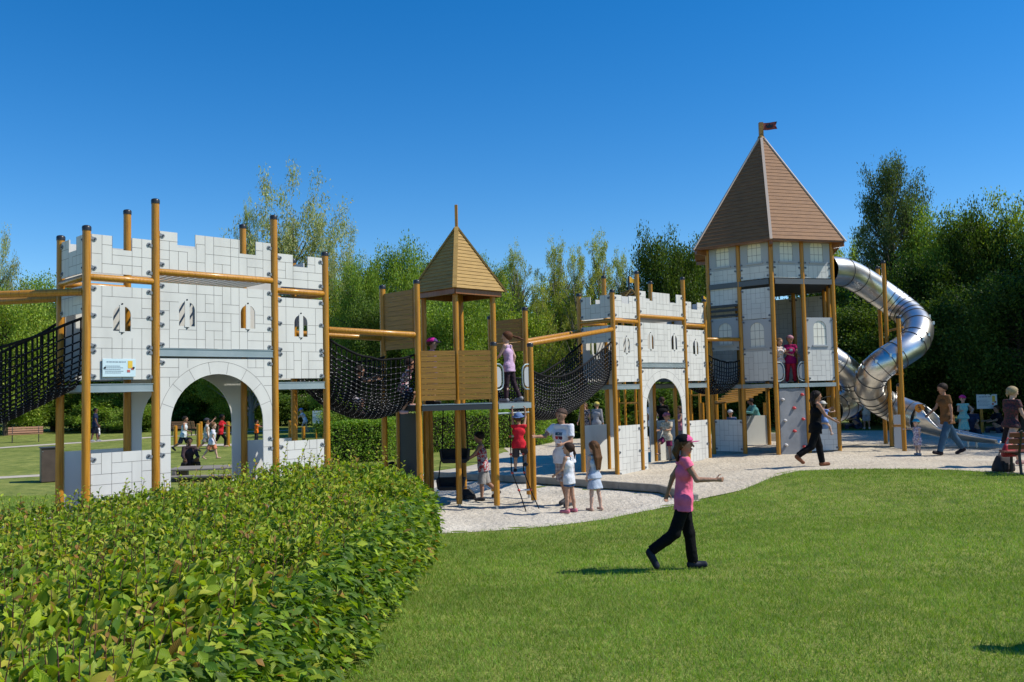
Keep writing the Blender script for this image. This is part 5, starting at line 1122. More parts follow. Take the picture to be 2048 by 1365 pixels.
def person(label, base, heading, H, pose=None, look=None, group=None, seat=None, res=None, planted=True):
    """base: world point under the feet (or under the seat when seat gives the hip height); heading: facing angle in plan, degrees"""
    po = dict(lean=2, side=0, twist=0, hy=0, hp=0, L=(4, 3, 4), Rl=(-4, 3, 4), AL=(0, 8, 12), AR=(0, 8, 12), FL=0, FR=0, roll=0); po.update(pose or {})
    lk = dict(skin=SKIN, hair=(.06, .035, .02), style='short', top=((.6, .6, .6), .3), bottom=('trousers', (.05, .07, .12)), shoes=(.03, .03, .03), hat=None, child=H < 1.45, w=1.0); lk.update(look or {})
    d = math.hypot(base[0], base[1]); h = res or float(np.clip(.00068 * d, .0075, .016)); ch = lk['child']; W = lk['w']
    hd = 1.0 if not ch else float(np.interp(H, [.8, 1.1, 1.4], [1.42, 1.28, 1.14])); leg = .50 if not ch else float(np.interp(H, [.8, 1.1, 1.4], [.42, .455, .48]))
    hh = .135 * hd * H; thigh = leg * H * .50; shin = leg * H * .46; ank = leg * H * .07; tor = H - leg * H - hh * 1.12
    Rb = rotm('Y', po['lean']) @ rotm('X', -po['side'])
    up = Rb @ [0, 0, 1.]; P0 = np.zeros(3); J = {}
    Rt = Rb @ rotm('Z', po['twist'])
    chest = P0 + up * tor * .62; neck = P0 + up * tor * .97
    for s, nm in ((1, 'L'), (-1, 'R')):
        J['hip' + nm] = P0 + np.array([0, s * .050 * H * W, -.012 * H]); f, o, kb = po['L'] if nm == 'L' else po['Rl']
        dv = np.array([math.sin(R(f)) * math.cos(R(o)), s * math.sin(R(o)), -math.cos(R(f)) * math.cos(R(o))]); J['knee' + nm] = J['hip' + nm] + dv * thigh
        g = f - kb; dv2 = np.array([math.sin(R(g)) * math.cos(R(o)), s * math.sin(R(o)) * .6, -math.cos(R(g)) * math.cos(R(o))]); dv2 /= np.linalg.norm(dv2); J['ank' + nm] = J['knee' + nm] + dv2 * shin
        pt = po['F' + nm]; fd = np.array([math.cos(R(pt)), s * .12, -math.sin(R(pt))]); fd /= np.linalg.norm(fd); J['heel' + nm] = J['ank' + nm] + np.array([-.022 * H * math.cos(R(pt)) , 0, -ank * .55 * math.cos(R(pt)) + .0]) ; J['toe' + nm] = J['heel' + nm] + fd * .112 * H; J['fd' + nm] = fd
        J['sh' + nm] = neck + Rt @ np.array([0, s * .098 * H * W, -.025 * H]); f, o, eb = po['A' + nm][:3]; inw = po['A' + nm][3] if len(po['A' + nm]) > 3 else .15
        dv = np.array([math.sin(R(f)) * math.cos(R(o)), s * math.sin(R(o)), -math.cos(R(f)) * math.cos(R(o))]); J['elb' + nm] = J['sh' + nm] + dv * .165 * H
        e = np.array([math.cos(R(f)), -s * inw, math.sin(R(f))]); e -= dv * (e @ dv); e /= np.linalg.norm(e); fv = dv * math.cos(R(eb)) + e * math.sin(R(eb)); J['wri' + nm] = J['elb' + nm] + fv * .14 * H; J['fv' + nm] = fv
        pn = np.array([0, -s, 0.]) + .25 * e; pn -= fv * (pn @ fv); pn /= np.linalg.norm(pn); J['pn' + nm] = pn
    Rh = rotm('Z', po['hy']) @ rotm('Y', po['lean'] * .3 + po['hp']); hf, hl, hu = Rh[:, 0], Rh[:, 1], Rh[:, 2]; hc = neck + up * .022 * H + hu * hh * .56
    b = SDF(h); q = H
    for nm in 'LR':
        b.cone(J['hip' + nm], J['knee' + nm], .052 * q * W, .034 * q * W, .03); b.cone(J['knee' + nm], J['ank' + nm], .032 * q * W, .0215 * q, .02); cb = J['knee' + nm] + (J['ank' + nm] - J['knee' + nm]) * .3 - np.array([.008 * q, 0, 0]); b.cone(cb, cb + (J['ank' + nm] - cb) * .35, .030 * q * W, .024 * q, .02)
        b.cone(J['heel' + nm], J['toe' + nm], .021 * q, .017 * q, .02); b.cone(J['ank' + nm], J['heel' + nm], .0215 * q, .021 * q, .02)
        b.cone(J['sh' + nm], J['elb' + nm], .028 * q * W, .0215 * q, .02); b.cone(J['elb' + nm], J['wri' + nm], .0215 * q, .0145 * q, .015)
        fv, pn = J['fv' + nm], J['pn' + nm]; sp = np.cross(fv, pn); wr = J['wri' + nm]; fr_ = max(.0048 * q, .62 * h); cu = po.get('curl', 25)
        for k in (-1.2, -.4, .4, 1.2): b.cone(wr + fv * .006 * q + sp * k * .005 * q, wr + fv * .046 * q + sp * k * .0085 * q, .009 * q, .0075 * q, .008)
        for k, ln in ((-1.5, .034), (-.5, .043), (.5, .046), (1.5, .040)):
            a = wr + fv * .046 * q + sp * k * .0085 * q; c1 = math.cos(R(cu)); s1 = math.sin(R(cu)); m_ = a + (fv * c1 + pn * s1) * ln * .55 * q + sp * k * .002 * q; c2 = math.cos(R(cu * 2.2)); s2 = math.sin(R(cu * 2.2)); b.cone(a, m_, fr_ * 1.05, fr_, .003); b.cone(m_, m_ + (fv * c2 + pn * s2) * ln * .5 * q, fr_, fr_ * .85, .003)
        th_s = 1 if np.dot(sp, [1, 0, .3]) > 0 else -1; a = wr + fv * .014 * q + sp * th_s * .014 * q; m_ = a + (fv * .6 + sp * th_s * .75 + pn * .25) * .026 * q; b.cone(a, m_, fr_ * 1.25, fr_ * 1.1, .006); b.cone(m_, m_ + (fv * .85 + sp * th_s * .3 + pn * .35) * .022 * q, fr_ * 1.1, fr_ * .9, .003)
    fat = lk.get('fat', 1.0)
    b.cone(J['hipL'] + [0, 0, .02 * q], J['hipR'] + [0, 0, .02 * q], .062 * q * W, .062 * q * W, .03); b.cone(P0 + up * .02 * q, chest, .064 * q * W * fat, .066 * q * W * fat, .04)
    cl = Rt @ np.array([0, .042 * q * W, 0]); b.cone(chest + cl, chest - cl, .062 * q * W, .062 * q * W, .04); sl2 = Rt @ np.array([0, .07 * q * W, -.03 * q]); b.cone(neck + sl2, neck - Rt @ np.array([0, .07 * q * W, .03 * q]), .036 * q, .036 * q, .03)
    b.cone(neck - up * .02 * q, hc - hu * hh * .3, .030 * q, .027 * q * hd ** .5, .02)
    b.ell(hc + hu * hh * .08 - hf * .03 * hh, Rh.T, (.50 * hh, .41 * hh, .43 * hh), .012); b.cone(hc - hu * hh * .2 + hf * .12 * hh, hc - hu * hh * .38 + hf * .24 * hh, .29 * hh, .17 * hh, .02)
    b.cone(hc + hf * .43 * hh + hu * hh * .02, hc + hf * .53 * hh - hu * hh * .10, .045 * hh, .065 * hh, .012)
    for s in (1, -1): b.ell(hc + hl * s * .42 * hh - hu * .04 * hh - hf * .03 * hh, Rh.T, (.07 * hh, .03 * hh, .115 * hh), .006)
    b.cone(hc + hf * .44 * hh - hu * hh * .265 + hl * .07 * hh, hc + hf * .44 * hh - hu * hh * .265 - hl * .07 * hh, .04 * hh, .04 * hh, .012)
    off = np.zeros(3)
    # anchor: lowest foot on the ground, or the hips at a given seat height
    if seat is None:
        low = min(min(J['toe' + n_][2] - .017 * q, J['heel' + n_][2] - .021 * q) for n_ in 'LR'); off[2] = -low
    else: off[2] = seat
    if lk['shoes'] is not None and seat is None: off[2] += .010
    V, Fc = b.mesh(); T = Vector((base[0], base[1], base[2])); rz = R(heading)
    def put(name, V, Fc, mats, parent=None, mi=None):
        me = npmesh(name, V + off, Fc, mats, smooth=True)
        if mi is not None: me.polygons.foreach_set('material_index', mi.astype(np.int32))
        return link(name, me, parent)
    cen = V[Fc].mean(1); mi = np.zeros(len(Fc), int)
    for s in (1, -1):
        e = hc + hf * .45 * hh + hl * s * .165 * hh + hu * .03 * hh; mi[np.linalg.norm(cen - e, axis=1) < max(.055 * hh, .8 * h)] = 1
    mo = hc + hf * .47 * hh - hu * hh * .265; L_ = cen - mo; mi[(np.abs(L_ @ hl) < .13 * hh) & (np.abs(L_ @ hu) < max(.035 * hh, .55 * h)) & (np.abs(L_ @ hf) < .1 * hh)] = 2
    sk = lk['skin']; body = put('person', V, Fc, [pmat(sk, .55), pmat((.04, .025, .02), .3), pmat((sk[0] * .8, sk[1] * .5, sk[2] * .55), .5)], None, mi)
    body.location = T; body.rotation_euler = (0, 0, rz); tag(body, label, 'person', group)
    g = .011 * min(1, q) + .25 * h
    def garment(name, sdf, col, kind=None, patch=None, rough=.8):
        V, Fc = sdf.mesh()
        if len(V):
            am = 1.5 if name == 'trousers' else 1.0
            V = V + am * np.array([.0045 * mnoise.noise_vector(Vector(p * np.array([11, 11, 7]))) + .0025 * mnoise.noise_vector(Vector(p * np.array([30, 30, 18]))) for p in V])
            ms = [pmat(col, rough, kind)]; mi_ = None
            if patch:
                cen = V[Fc].mean(1); mi_ = np.zeros(len(Fc), int)
                for fn, c in patch: ms.append(pmat(c)); mi_[fn(cen, chest, Rt, q)] = len(ms) - 1
            put(name, V, Fc, ms, body, mi_)
    tcol, slv = lk['top'][:2]; tk = lk['top'][2] if len(lk['top']) > 2 else None
    bt, bcol = lk['bottom'][:2]; bk = lk['bottom'][2] if len(lk['bottom']) > 2 else None
    if tcol is not None:                                      # shirt or dress bodice
        s = SDF(h); hem = (-.062 if bt in ('trousers', 'shorts', 'leggings') else -.01) * q; s.cone(P0 + up * hem, chest, .070 * q * W * fat + g, .068 * q * W * fat + g, .04); s.cone(J['hipL'] * .9 + up * .02 * q, J['hipR'] * .9 + up * .02 * q, .071 * q * W + g, .071 * q * W + g, .04); s.cone(J['hipL'] * .95 + up * hem, J['hipR'] * .95 + up * hem, .070 * q * W + g, .070 * q * W + g, .04)
        s.cone(chest + cl, chest - cl, .064 * q * W + g, .064 * q * W + g, .03); s.cone(neck + sl2 * .85, neck - Rt @ np.array([0, .06 * q * W, .026 * q]), .034 * q + g, .034 * q + g, .02)
        if slv > 0:
            for n_ in 'LR':
                e = J['sh' + n_] + (J['elb' + n_] - J['sh' + n_]) * min(1, slv * 1.6); s.cone(J['sh' + n_], e, .031 * q * W + g, (.031 if slv < .9 else .024) * q + g, .02, slv < .9)
                if slv >= .9: s.cone(J['elb' + n_], J['wri' + n_], .024 * q + g, .019 * q + g, .015, True)
        s.half(neck + up * (.004 if slv else -.012) * q, -up).half(P0 + up * (hem - .012 * q), up)
        if not slv:
            for n_, sg in (('L', 1), ('R', -1)): s.half(J['sh' + n_] - Rt @ np.array([0, sg * .002 * q, 0]), Rt @ np.array([0, -sg, -.25]))
        garment('shirt' if bt != 'dress' else 'dress_top', s, tcol, tk, lk.get('patch'))
    if bt in ('trousers', 'shorts', 'leggings'):
        s = SDF(h); s.cone(J['hipL'] + [0, 0, .02 * q], J['hipR'] + [0, 0, .02 * q], .059 * q * W + g, .059 * q * W + g, .03)
        loose = .006 * q if bt != 'leggings' else -.004 * q
        for n_ in 'LR':
            s.cone(J['hip' + n_], J['knee' + n_], .051 * q * W + g, .037 * q * W + g + loose, .02)
            if bt == 'shorts': t = lk.get('shortlen', .8); kn = J['hip' + n_] + (J['knee' + n_] - J['hip' + n_]) * t; ax_ = (J['hip' + n_] - J['knee' + n_]); s.pr.pop(); s.cone(J['hip' + n_], kn, .050 * q * W + g, .049 * q * W + g + loose, .02, True)
            else: s.cone(J['knee' + n_], J['ank' + n_] - (J['ank' + n_] - J['knee' + n_]) * .02, .036 * q * W + g + loose, .029 * q + g * .6 + loose, .02, True)
        s.half(P0 + up * .055 * q, -up); garment('shorts' if bt == 'shorts' else 'trousers', s, bcol, bk)
    elif bt in ('skirt', 'dress'):
        s = SDF(h); ln = lk.get('skirtlen', .26) * q; kn = (J['kneeL'] + J['kneeR']) / 2; dv = kn - P0; dv = dv / np.linalg.norm(dv) * ln; s.cone(P0 + up * .03 * q, P0 + dv * .5, .066 * q * W + g, .085 * q * W, .03); s.cone(P0 + dv * .5 + [0, .02 * q, 0], P0 + dv + [0, .03 * q, 0], .083 * q, .10 * q, .03); s.cone(P0 + dv * .5 - [0, .02 * q, 0], P0 + dv - [0, .03 * q, 0], .083 * q, .10 * q, .03)
        s.half(P0 + dv, -dv).half(P0 + up * .06 * q, -up); garment('skirt', s, bcol, bk)
    if lk['shoes'] is not None:
        for n_ in 'LR':
            s = SDF(h); s.cone(J['heel' + n_], J['toe' + n_], .024 * q + .5 * g, .021 * q + .5 * g, .02); s.cone(J['ank' + n_] * .5 + J['heel' + n_] * .5, J['heel' + n_] + J['fd' + n_] * .04 * q, .025 * q + .4 * g, .023 * q + .4 * g, .02); garment('shoe', s, lk['shoes'], None, None, .5)
    st = lk['style']; hg = .035 * hh + .3 * h
    if st:
        s = SDF(h); s.ell(hc + hu * hh * .10 - hf * .05 * hh, Rh.T, (.50 * hh + hg, .42 * hh + hg, .43 * hh + hg), .02)
        lo_ = {'short': -.12, 'bald': .1}.get(st, -.3)
        s.half(hc + hf * .30 * hh + hu * .20 * hh, -hf * .75 + hu * .66).half(hc + hu * lo_ * hh, hu * .9 - hf * .5)
        if st == 'long':
            hl_ = lk.get('hairlen', .2) * q; fl = np.array(lk.get('flow', (-.12, 0, -1.))); a = hc - hf * .28 * hh
            V1, F1 = s.mesh(); s2 = SDF(h)
            for sd in (-1, -.4, .4, 1): p_ = a + hl * sd * .26 * hh + hu * .15 * hh; m_ = p_ + fl * hl_ * .5 - hf * .02 * q + hl * sd * .03 * hh; s2.cone(p_, m_, .20 * hh, .17 * hh, .02); s2.cone(m_, p_ + fl * hl_ + hl * sd * -.05 * hh, .17 * hh, .05 * hh, .02)
            V2, F2 = s2.mesh(); V1, F1 = np.concatenate([V1, V2]), np.concatenate([F1, F2 + len(V1)])
        elif st == 'tail':
            V1, F1 = s.mesh(); s2 = SDF(h); a = hc - hf * .46 * hh + hu * .1 * hh; fl = np.array(lk.get('flow', (-.35, 0, -.9))); hl_ = lk.get('hairlen', .13) * q
            s2.cone(a, a + fl * hl_ * .5, .10 * hh, .12 * hh, .02); s2.cone(a + fl * hl_ * .5, a + fl * hl_ + np.array([.02 * q, 0, 0]), .12 * hh, .04 * hh, .02); V2, F2 = s2.mesh(); V1, F1 = np.concatenate([V1, V2]), np.concatenate([F1, F2 + len(V1)])
        else: V1, F1 = s.mesh()
        if len(V1): put('hair', V1, F1, [pmat(lk['hair'], .5, 'hair')], body)
    if lk['hat']:
        kind, hcol = lk['hat'][:2]; s = SDF(h * .9); hr = .05 * hh + .4 * h
        s.ell(hc + hu * hh * .13 - hf * .03 * hh, Rh.T, (.50 * hh + hr, .42 * hh + hr, .42 * hh + hr), .01).half(hc + hu * .17 * hh, hu - hf * .12); V1, F1 = s.mesh(); mi_ = None; ms = [pmat(hcol)]
        if len(lk['hat']) > 2: cen = V1[F1].mean(1) - hc; ms.append(pmat(lk['hat'][2])); mi_ = ((cen @ hf) > .22 * hh).astype(int)
        ho_ = put('hat', V1, F1, ms, body, mi_); s = SDF(h * .8); c0_ = hc + hu * .19 * hh
        if kind == 'cap': s.ell(c0_ + hf * .55 * hh - hu * .03 * hh, (rotm('Y', 8) @ Rh.T), (.36 * hh, .34 * hh, max(.035 * hh, .8 * h)), .01)
        elif kind == 'brim': s.ell(c0_, Rh.T, (.78 * hh, .70 * hh, max(.05 * hh, .8 * h)), .01)
        if s.pr: V1, F1 = s.mesh(); put('hat_brim', V1, F1, [pmat(lk['hat'][2] if len(lk['hat']) > 2 else hcol)], ho_)
    return body
def gpt(px, py, lift=0):
    p = gp(px, py); return (p.x, p.y, p.z + .006 + lift)
def onp(px, py, Y): p = at(px, py, Y); return (p.x, p.y, p.z)
def rect(u0, u1, v0, v1):
    def fn(c, chest, Rt, q):
        L = (c - chest) @ Rt; return (L[:, 0] > .0) & (L[:, 1] > u0 * q) & (L[:, 1] < u1 * q) & (L[:, 2] > v0 * q) & (L[:, 2] < v1 * q)
    return fn
BLACK = (.006, .006, .007); WHITE = (.72, .72, .74); DENIM = (.045, .085, .16); BROWNH = (.085, .045, .022); BLOND = (.42, .30, .15)
PG = person('person striding right across the lawn in a pink tee and black trousers', gpt(1372, 1141), -4, 1.45, dict(lean=3, L=(9, 1, 3), Rl=(-20, 2, 34), FR=62, AR=(28, 10, 62), AL=(-30, 16, 12), hy=-14, curl=38), dict(skin=TAN, hair=(.12, .06, .025), style='long', hairlen=.15, top=((.88, .17, .29), .22), bottom=('trousers', BLACK), shoes=(.022, .026, .04), hat=('cap', BLACK, (.7, .12, .28)), child=False, w=.86), res=.0075)
person('person in a white tee with a colour block print reaching to the rope ladder', gpt(1131, 1013), 232, 1.80, dict(lean=4, AR=(52, 14, 40), AL=(14, 10, 70), L=(8, 5, 3), Rl=(-14, 5, 8), FR=14, hp=8), dict(skin=TAN, hair=(.10, .06, .045), style='bald', top=((.74, .74, .77), .42), bottom=('shorts', ((.42, .38, .38), (.20, .14, .16)), 'plaid'), shortlen=1.05, shoes=(.05, .05, .055), w=1.08, fat=1.06,
    patch=[(rect(-.045, -.002, .012, .045), (.03, .10, .14)), (rect(.002, .045, .012, .045), (.10, .16, .22)), (rect(-.045, -.002, -.032, .004), (.45, .05, .06)), (rect(.002, .045, -.032, .004), (.12, .03, .05))]))
person('person with a dark braid in a white vest and denim shorts by the man', gpt(1140, 1027), 150, 1.21, dict(L=(3, 4, 2), Rl=(-4, 5, 3), AL=(14, 10, 40), AR=(8, 6, 35), hp=-8, hy=15), dict(hair=(.05, .026, .016), style='tail', hairlen=.16, flow=(-.2, -.05, -1), top=(WHITE, 0), bottom=('shorts', (.05, .11, .22)), shortlen=.42, shoes=(.62, .2, .25), w=.9))
person('person with very long brown hair in a pale blue romper on the gravel', gpt(1191, 1022), 128, 1.22, dict(L=(2, 5, 2), Rl=(-4, 5, 3), AL=(2, 6, 8), AR=(0, 8, 8), hp=-6), dict(skin=PALE, hair=(.14, .065, .028), style='long', hairlen=.36, flow=(-.10, -.03, -1), top=((.50, .56, .66), 0), bottom=('skirt', (.50, .56, .66)), skirtlen=.17, shoes=None, w=.88))
bar_ = at(1034, 826, 17.55)
person('person climbing the rope ladder in a red tee and blue sun hat', (bar_.x + .02, bar_.y - .16, at(1032, 946, 17.3).z), 82, 1.10, dict(lean=6, L=(8, 4, 12), Rl=(48, 8, 72), AL=(168, 4, 22), AR=(160, 6, 30), hp=-12, curl=60), dict(hair=(.1, .06, .03), top=((.62, .022, .035), .42), bottom=('shorts', (.07, .055, .055)), shortlen=.95, shoes=(.04, .035, .035), hat=('brim', (.12, .19, .36)), w=1.0))
person('person in a red and grey printed vest holding the hanging black seat', gpt(968, 1002), 178, 1.36, dict(lean=6, L=(6, 4, 6), Rl=(-10, 4, 40), FR=30, AL=(38, 12, 22), AR=(30, 10, 30), hp=10), dict(skin=TAN, hair=(.02, .015, .012), top=(((.34, .035, .045), (.42, .42, .44)), 0, 'floral'), bottom=('shorts', (.36, .34, .32)), shortlen=1.05, shoes=(.03, .03, .035)))
person('person in a lilac vest with blowing brown hair on the wooden tower deck', onp(1020, 806, 18.45)[:2] + (1.835,), 150, 1.40, dict(lean=4, AR=(-14, 18, 30), AL=(25, 12, 30), L=(5, 4, 4), Rl=(-10, 4, 14), FR=12, hy=18), dict(skin=PALE, hair=(.14, .055, .025), style='tail', hairlen=.2, flow=(-.95, -.5, -.35), top=((.62, .42, .60), 0), bottom=('leggings', (.05, .03, .04)), shoes=(.3, .3, .32), w=.86))
person('person in a magenta cap looking over the slatted tower wall', onp(864, 790, 17.75)[:2] + (1.835,), -10, 1.26, dict(hp=4), dict(hair=(.1, .06, .04), top=((.16, .11, .3), .3), bottom=('shorts', (.1, .1, .15)), hat=('cap', (.62, .02, .30), (.10, .05, .16))))
c_ = onp(806, 905, 18.0)
person('person crouching in a teal top in the shade under the wooden tower', (c_[0], c_[1], -.19), 200, 1.15, dict(lean=28, L=(95, 14, 120), Rl=(88, 14, 120), AL=(50, 10, 40), AR=(45, 10, 50), hp=14), dict(hair=(.02, .015, .01), top=((.02, .16, .16), .4), bottom=('trousers', (.03, .03, .04)), shoes=(.2, .1, .1)), seat=.32)
c_ = onp(700, 795, 16.9)
person('person crouching with stretched arms inside the first rope bridge', (c_[0], c_[1], 1.68), 15, 1.15, dict(lean=25, L=(80, 12, 100), Rl=(70, 12, 100), AL=(95, 10, 10), AR=(80, 14, 15)), dict(skin=TAN, hair=(.03, .02, .015), top=(BLACK, .3), bottom=('shorts', (.5, .45, .5)), shoes=(.4, .3, .3)), seat=.34)
c_ = onp(806, 790, 17.1)
person('person in a flowery top climbing at the right end of the first rope bridge', (c_[0], c_[1], 1.74), 10, 1.08, dict(lean=18, L=(70, 10, 85), Rl=(20, 10, 50), AL=(110, 10, 30), AR=(120, 10, 20)), dict(skin=TAN, hair=(.04, .025, .02), top=(((.55, .2, .25), (.6, .55, .58)), .3, 'floral'), bottom=('shorts', (.03, .06, .16)), shoes=(.5, .3, .28)), seat=.42)
person('person in a pink cap and cream shirt lifting a knee in the farther castle arch', (lambda c: (c.x, c.y, gzf(c.x, c.y) + .05))(at(1335, 918, 24.55)), 232, 1.25, dict(lean=-4, Rl=(62, 10, 76), L=(2, 4, 4), AL=(30, 8, 60), AR=(30, 8, 55), hp=6), dict(hair=(.3, .2, .1), top=(((.62, .57, .46), (.42, .33, .22)), .45, 'floral'), bottom=('shorts', (.20, .03, .10)), shortlen=.75, shoes=None, hat=('cap', (.6, .2, .28))))
person('person seen from behind in a black top and jeans beyond the farther castle arch', gpt(1327, 898), 95, 1.68, dict(AL=(12, 10, 40), AR=(2, 12, 10)), dict(hair=(.06, .03, .02), style='tail', top=(BLACK, .35), bottom=('trousers', (.10, .16, .26)), w=.95))
person('person in a loose white shirt beside the woman in black beyond the arch', gpt(1309, 896), 70, 1.60, {}, dict(top=(WHITE, .4), bottom=('trousers', (.06, .07, .10))))
person('person in a pink striped vest behind the farther castle arch post', gpt(1362, 897), 200, 1.35, dict(AL=(30, 10, 50)), dict(top=(((.55, .2, .28), (.35, .12, .16)), 0, 'floral'), bottom=('shorts', (.2, .2, .22)), style='long', hair=BROWNH))
person('person in a grey jacket and yellow cap left of the farther castle gate', gpt(1194, 893), 60, 1.62, dict(lean=8), dict(top=((.30, .31, .33), .9), bottom=('trousers', (.55, .56, .58)), hair=(.25, .2, .12), hat=('cap', (.6, .5, .12))))
person('person in a dark flowered blouse left of the farther castle gate', gpt(1172, 893), 250, 1.60, dict(AR=(12, 12, 20)), dict(top=(((.02, .02, .025), (.35, .3, .3)), .3, 'floral'), bottom=('trousers', (.03, .03, .05)), style='long', hair=(.16, .10, .05)))
person('person in a magenta tunic and red leggings standing high in the castle tower', onp(1583, 768, 25.7)[:2] + (2.085,), 268, 1.33, dict(AR=(25, 14, 70), AL=(15, 12, 40), hy=8, hp=4, L=(3, 5, 2), Rl=(-2, 5, 2)), dict(skin=TAN, hair=(.3, .2, .16), top=((.36, .012, .11), .3), bottom=('leggings', (.62, .03, .06)), shoes=(.05, .045, .05), hat=('cap', (.5, .25, .3)), skirtlen=.2, patch=[(rect(-.03, .03, -.02, .03), (.5, .5, .52))]))
person('person in a flowery white top half hidden by the castle tower corner post', onp(1561, 768, 25.55)[:2] + (2.085,), 300, 1.26, dict(AL=(35, 10, 40)), dict(hair=(.28, .17, .08), style='long', hairlen=.14, top=(((.65, .6, .62), (.55, .35, .2)), .3, 'floral'), bottom=('skirt', (.12, .2, .28)), shoes=(.3, .3, .3)))
WB = person('person in sleeveless black with long dark hair walking past the climbing wall', gpt(1634, 934), 2, 1.70, dict(lean=5, L=(14, 2, 4), Rl=(-20, 2, 38), FR=45, AR=(28, 8, 32), AL=(35, 20, 80), hy=-6), dict(skin=TAN, hair=(.022, .014, .012), style='long', hairlen=.17, top=(BLACK, 0), bottom=('trousers', (.006, .006, .007)), shoes=(.22, .085, .04), w=.95))
w_ = gpt(1634, 934)
person('person, a toddler in straw hat and blue dress, carried by the woman in black', (w_[0] + .26, w_[1] + .20, w_[2] + 1.02), 60, .84, dict(lean=6, L=(48, 22, 50), Rl=(50, 24, 52), AL=(100, 20, 70), AR=(70, 30, 20)), dict(skin=PALE, hair=(.4, .3, .2), top=((.18, .30, .62), .2), bottom=('dress', (.18, .30, .62)), skirtlen=.2, shoes=(.4, .3, .25), hat=('brim', (.62, .58, .50))), seat=.0)
c_ = gpt(1518, 872)
person('person in a teal hooded top sitting bent forward behind the castle tower', (c_[0], c_[1], c_[2]), 185, 1.70, dict(lean=22, L=(85, 10, 95), Rl=(78, 8, 70), AL=(30, 10, 70), AR=(40, 10, 80), hp=20), dict(skin=(.2, .11, .08), hair=(.012, .01, .01), top=((.10, .27, .25), .9), bottom=('trousers', BLACK), shoes=(.03, .03, .03)), seat=.62)
person('person seen from behind in a cream shirt and grey shorts under the tube slides', gpt(1734, 859), 80, 1.25, dict(lean=6, AL=(8, 8, 14)), dict(skin=TAN, hair=(.03, .02, .015), top=((.55, .50, .42), .4), bottom=('shorts', (.34, .34, .36)), shortlen=1.0, shoes=(.5, .5, .5), child=False))
person('person, a small toddler in a turquoise sun hat pointing left beside the slide', gpt(1836, 912), 205, .90, dict(AR=(80, 12, 8), AL=(10, 14, 20), L=(3, 5, 3), Rl=(-5, 5, 8)), dict(skin=PALE, hair=(.4, .3, .2), top=(((.55, .52, .58), (.25, .18, .28)), .1, 'floral'), bottom=('shorts', ((.55, .52, .58), (.25, .18, .28)), 'floral'), shortlen=.8, shoes=(.3, .32, .36), hat=('brim', (.03, .36, .52))))
person('person in a brown tee and blue jeans striding left in front of the slide chute', gpt(1898, 911), 181, 1.82, dict(lean=5, L=(21, 3, 2), Rl=(-25, 3, 10), FL=-8, FR=26, AL=(-10, 8, 12), AR=(22, 8, 28), hp=12), dict(skin=TAN, hair=(.035, .022, .016), top=((.17, .085, .035), .38), bottom=('trousers', (.05, .105, .165)), shoes=(.02, .015, .02)))
person('person in a turquoise dress and bright pink cap with one hand on the hip', gpt(1929, 880), 265, 1.36, dict(AL=(0, 48, 95, 1.2), AR=(20, 14, 75), L=(2, 4, 2), Rl=(-2, 4, 2)), dict(skin=PALE, hair=(.3, .18, .1), top=(((.16, .50, .48), (.36, .55, .45)), .1, 'floral'), bottom=('dress', ((.16, .50, .48), (.36, .55, .45)), 'floral'), skirtlen=.28, shoes=(.5, .3, .3), hat=('cap', (.78, .05, .28))))
person('person, a man in a navy tee and dark shorts walking on the far left path', gpt(190, 884), 10, 1.76, dict(AR=(12, 8, 10), L=(8, 3, 3), Rl=(-8, 3, 6)), dict(skin=(.2, .10, .07), hair=BLACK, top=((.02, .03, .07), .45), bottom=('shorts', (.012, .015, .03)), shortlen=1.05, shoes=(.4, .42, .44)))
person('person, a toddler in a white shirt beside the man on the far left path', gpt(197, 883), 15, .88, {}, dict(skin=(.2, .10, .07), hair=BLACK, top=(WHITE, .4), bottom=('shorts', (.05, .05, .07)), shoes=(.6, .6, .6)))
person('person in a white vest and navy shorts running on the lawn behind the arch', gpt(367, 905), 0, 1.45, dict(lean=8, L=(24, 3, 30), Rl=(-20, 3, 40), FR=40, AR=(10, 10, 60), AL=(-20, 10, 50)), dict(skin=TAN, hair=(.03, .02, .015), top=((.62, .68, .70), 0), bottom=('shorts', (.02, .025, .05)), shortlen=1.0, shoes=(.03, .03, .03), child=True))
person('person in a red football shirt running behind the castle arch', gpt(441, 898), 10, 1.42, dict(lean=8, L=(35, 3, 40), Rl=(-24, 3, 10), FR=30, AL=(40, 25, 30), AR=(-30, 20, 30)), dict(skin=(.12, .06, .04), hair=BLACK, top=((.55, .02, .03), .5), bottom=('leggings', BLACK), shoes=(.6, .4, .3), patch=[(rect(-.02, .02, -.03, .03), (.7, .7, .7))]))
person('person in a white tee and salmon shorts striding on the planks behind the arch', gpt(424, 940, .32), 8, 1.12, dict(lean=6, L=(22, 3, 10), Rl=(-26, 3, 10), FR=30, AL=(-15, 8, 20), AR=(8, 10, 15)), dict(skin=PALE, hair=(.22, .11, .05), top=((.72, .72, .80), .4), bottom=('shorts', (.66, .24, .14)), shortlen=.9, shoes=None))
person('person with a dark cap waving behind the child in salmon shorts', gpt(413, 905), 20, 1.35, dict(AL=(120, 20, 20), L=(20, 3, 10), Rl=(-25, 3, 20), FR=30), dict(skin=TAN, top=((.6, .55, .5), .2), bottom=('shorts', (.3, .25, .25)), hat=('cap', (.06, .06, .07))))
c_ = gpt(378, 940)
person('person sitting cross-legged in dark clothes on the planks behind the arch', (c_[0], c_[1], c_[2] + .06), 300, 1.60, dict(lean=6, L=(118, 16, 142), Rl=(112, 16, 138), AL=(25, 12, 50), AR=(25, 12, 50)), dict(skin=(.16, .09, .07), hair=(.012, .01, .01), style='tail', top=((.055, .035, .04), .9), bottom=('trousers', (.035, .03, .04)), shoes=(.04, .04, .04)), seat=.13)
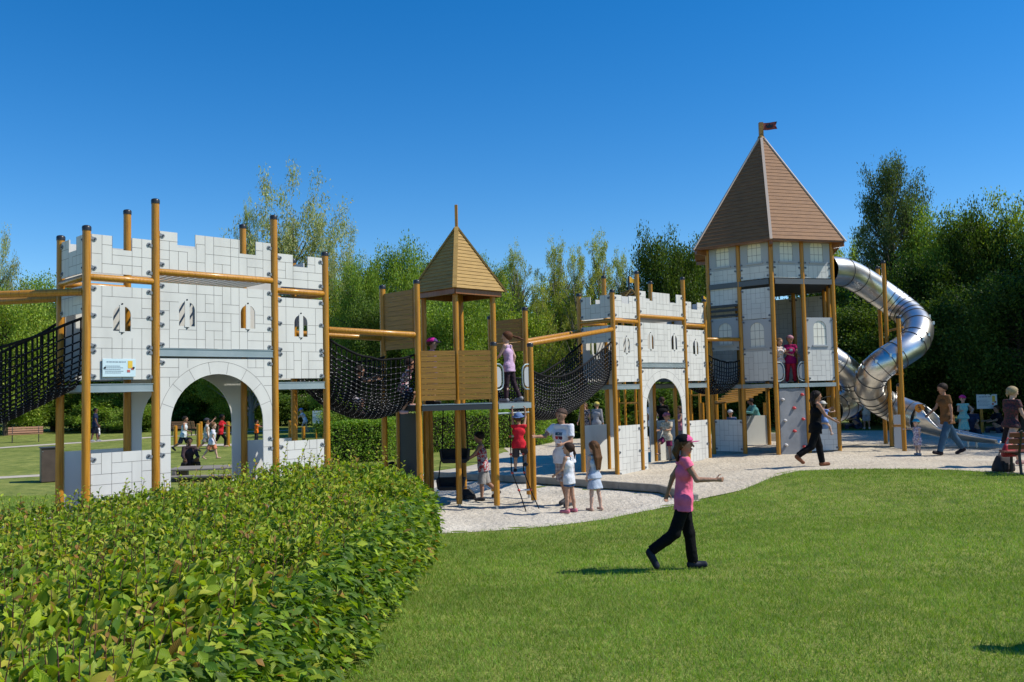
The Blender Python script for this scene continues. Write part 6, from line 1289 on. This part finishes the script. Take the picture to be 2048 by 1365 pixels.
person('person, a small child in a bright orange top beyond the castle arch', gpt(513, 884), 0, 1.0, dict(AR=(60, 10, 20), AL=(60, 10, 20)), dict(skin=TAN, hair=BLACK, top=((.80, .17, .02), .4), bottom=('trousers', (.03, .03, .03))))
person('person in a blue cap and white tee stepping high on the far play posts', gpt(611, 874, .25), 200, 1.25, dict(lean=22, L=(35, 4, 45), Rl=(-10, 4, 10), AL=(40, 10, 20), AR=(45, 10, 25), hp=16), dict(skin=PALE, hair=(.4, .3, .18), style='long', hairlen=.1, top=((.68, .66, .74), .4), bottom=('shorts', (.6, .58, .64)), shortlen=.6, shoes=None, hat=('cap', (.12, .22, .55))))
person('person with blond hair in a dark dress astride behind the rightmost bench', gpt(2026, 934), 12, 1.72, dict(lean=6, L=(24, 6, 6), Rl=(-26, 5, 4), FR=20, AL=(10, 12, 30), AR=(14, 10, 14), hy=-10, hp=10), dict(skin=PALE, hair=(.48, .36, .2), style='tail', hairlen=.1, top=(((.022, .016, .018), (.10, .02, .025)), .3, 'floral'), bottom=('dress', (.022, .016, .018)), skirtlen=.22, shoes=(.35, .2, .18), child=False))
c_ = gpt(2395, 1300); person('person standing on the lawn just outside the right edge of the picture', c_, 120, 1.6, dict(L=(6, 4, 2), Rl=(-6, 4, 3)), dict(top=((.3, .3, .35), .4)))
for px, py, hdg, col, lb in ((1716, 858, 200, (.05, .08, .17), 'person in blue sitting on the grass in the shade under the tube slides'), (1948, 868, 230, (.03, .04, .08), 'person in dark blue sitting in the shade left of the right sign board'), (2003, 866, 180, (.015, .015, .02), 'person in black sitting in the shade behind the right sign board'), (1463, 872, 250, (.07, .12, .22), 'person in a pale cap resting in the shade behind the tower wall')):
    c_ = gpt(px, py); person(lb, c_, hdg, 1.65, dict(lean=12, L=(118, 14, 142), Rl=(95, 14, 98), AL=(40, 12, 40), AR=(35, 10, 50)), dict(skin=TAN, top=(col, .5), bottom=('trousers', (.04, .05, .08)), hat=('cap', (.45, .47, .5)) if px == 1463 else None), seat=.16)
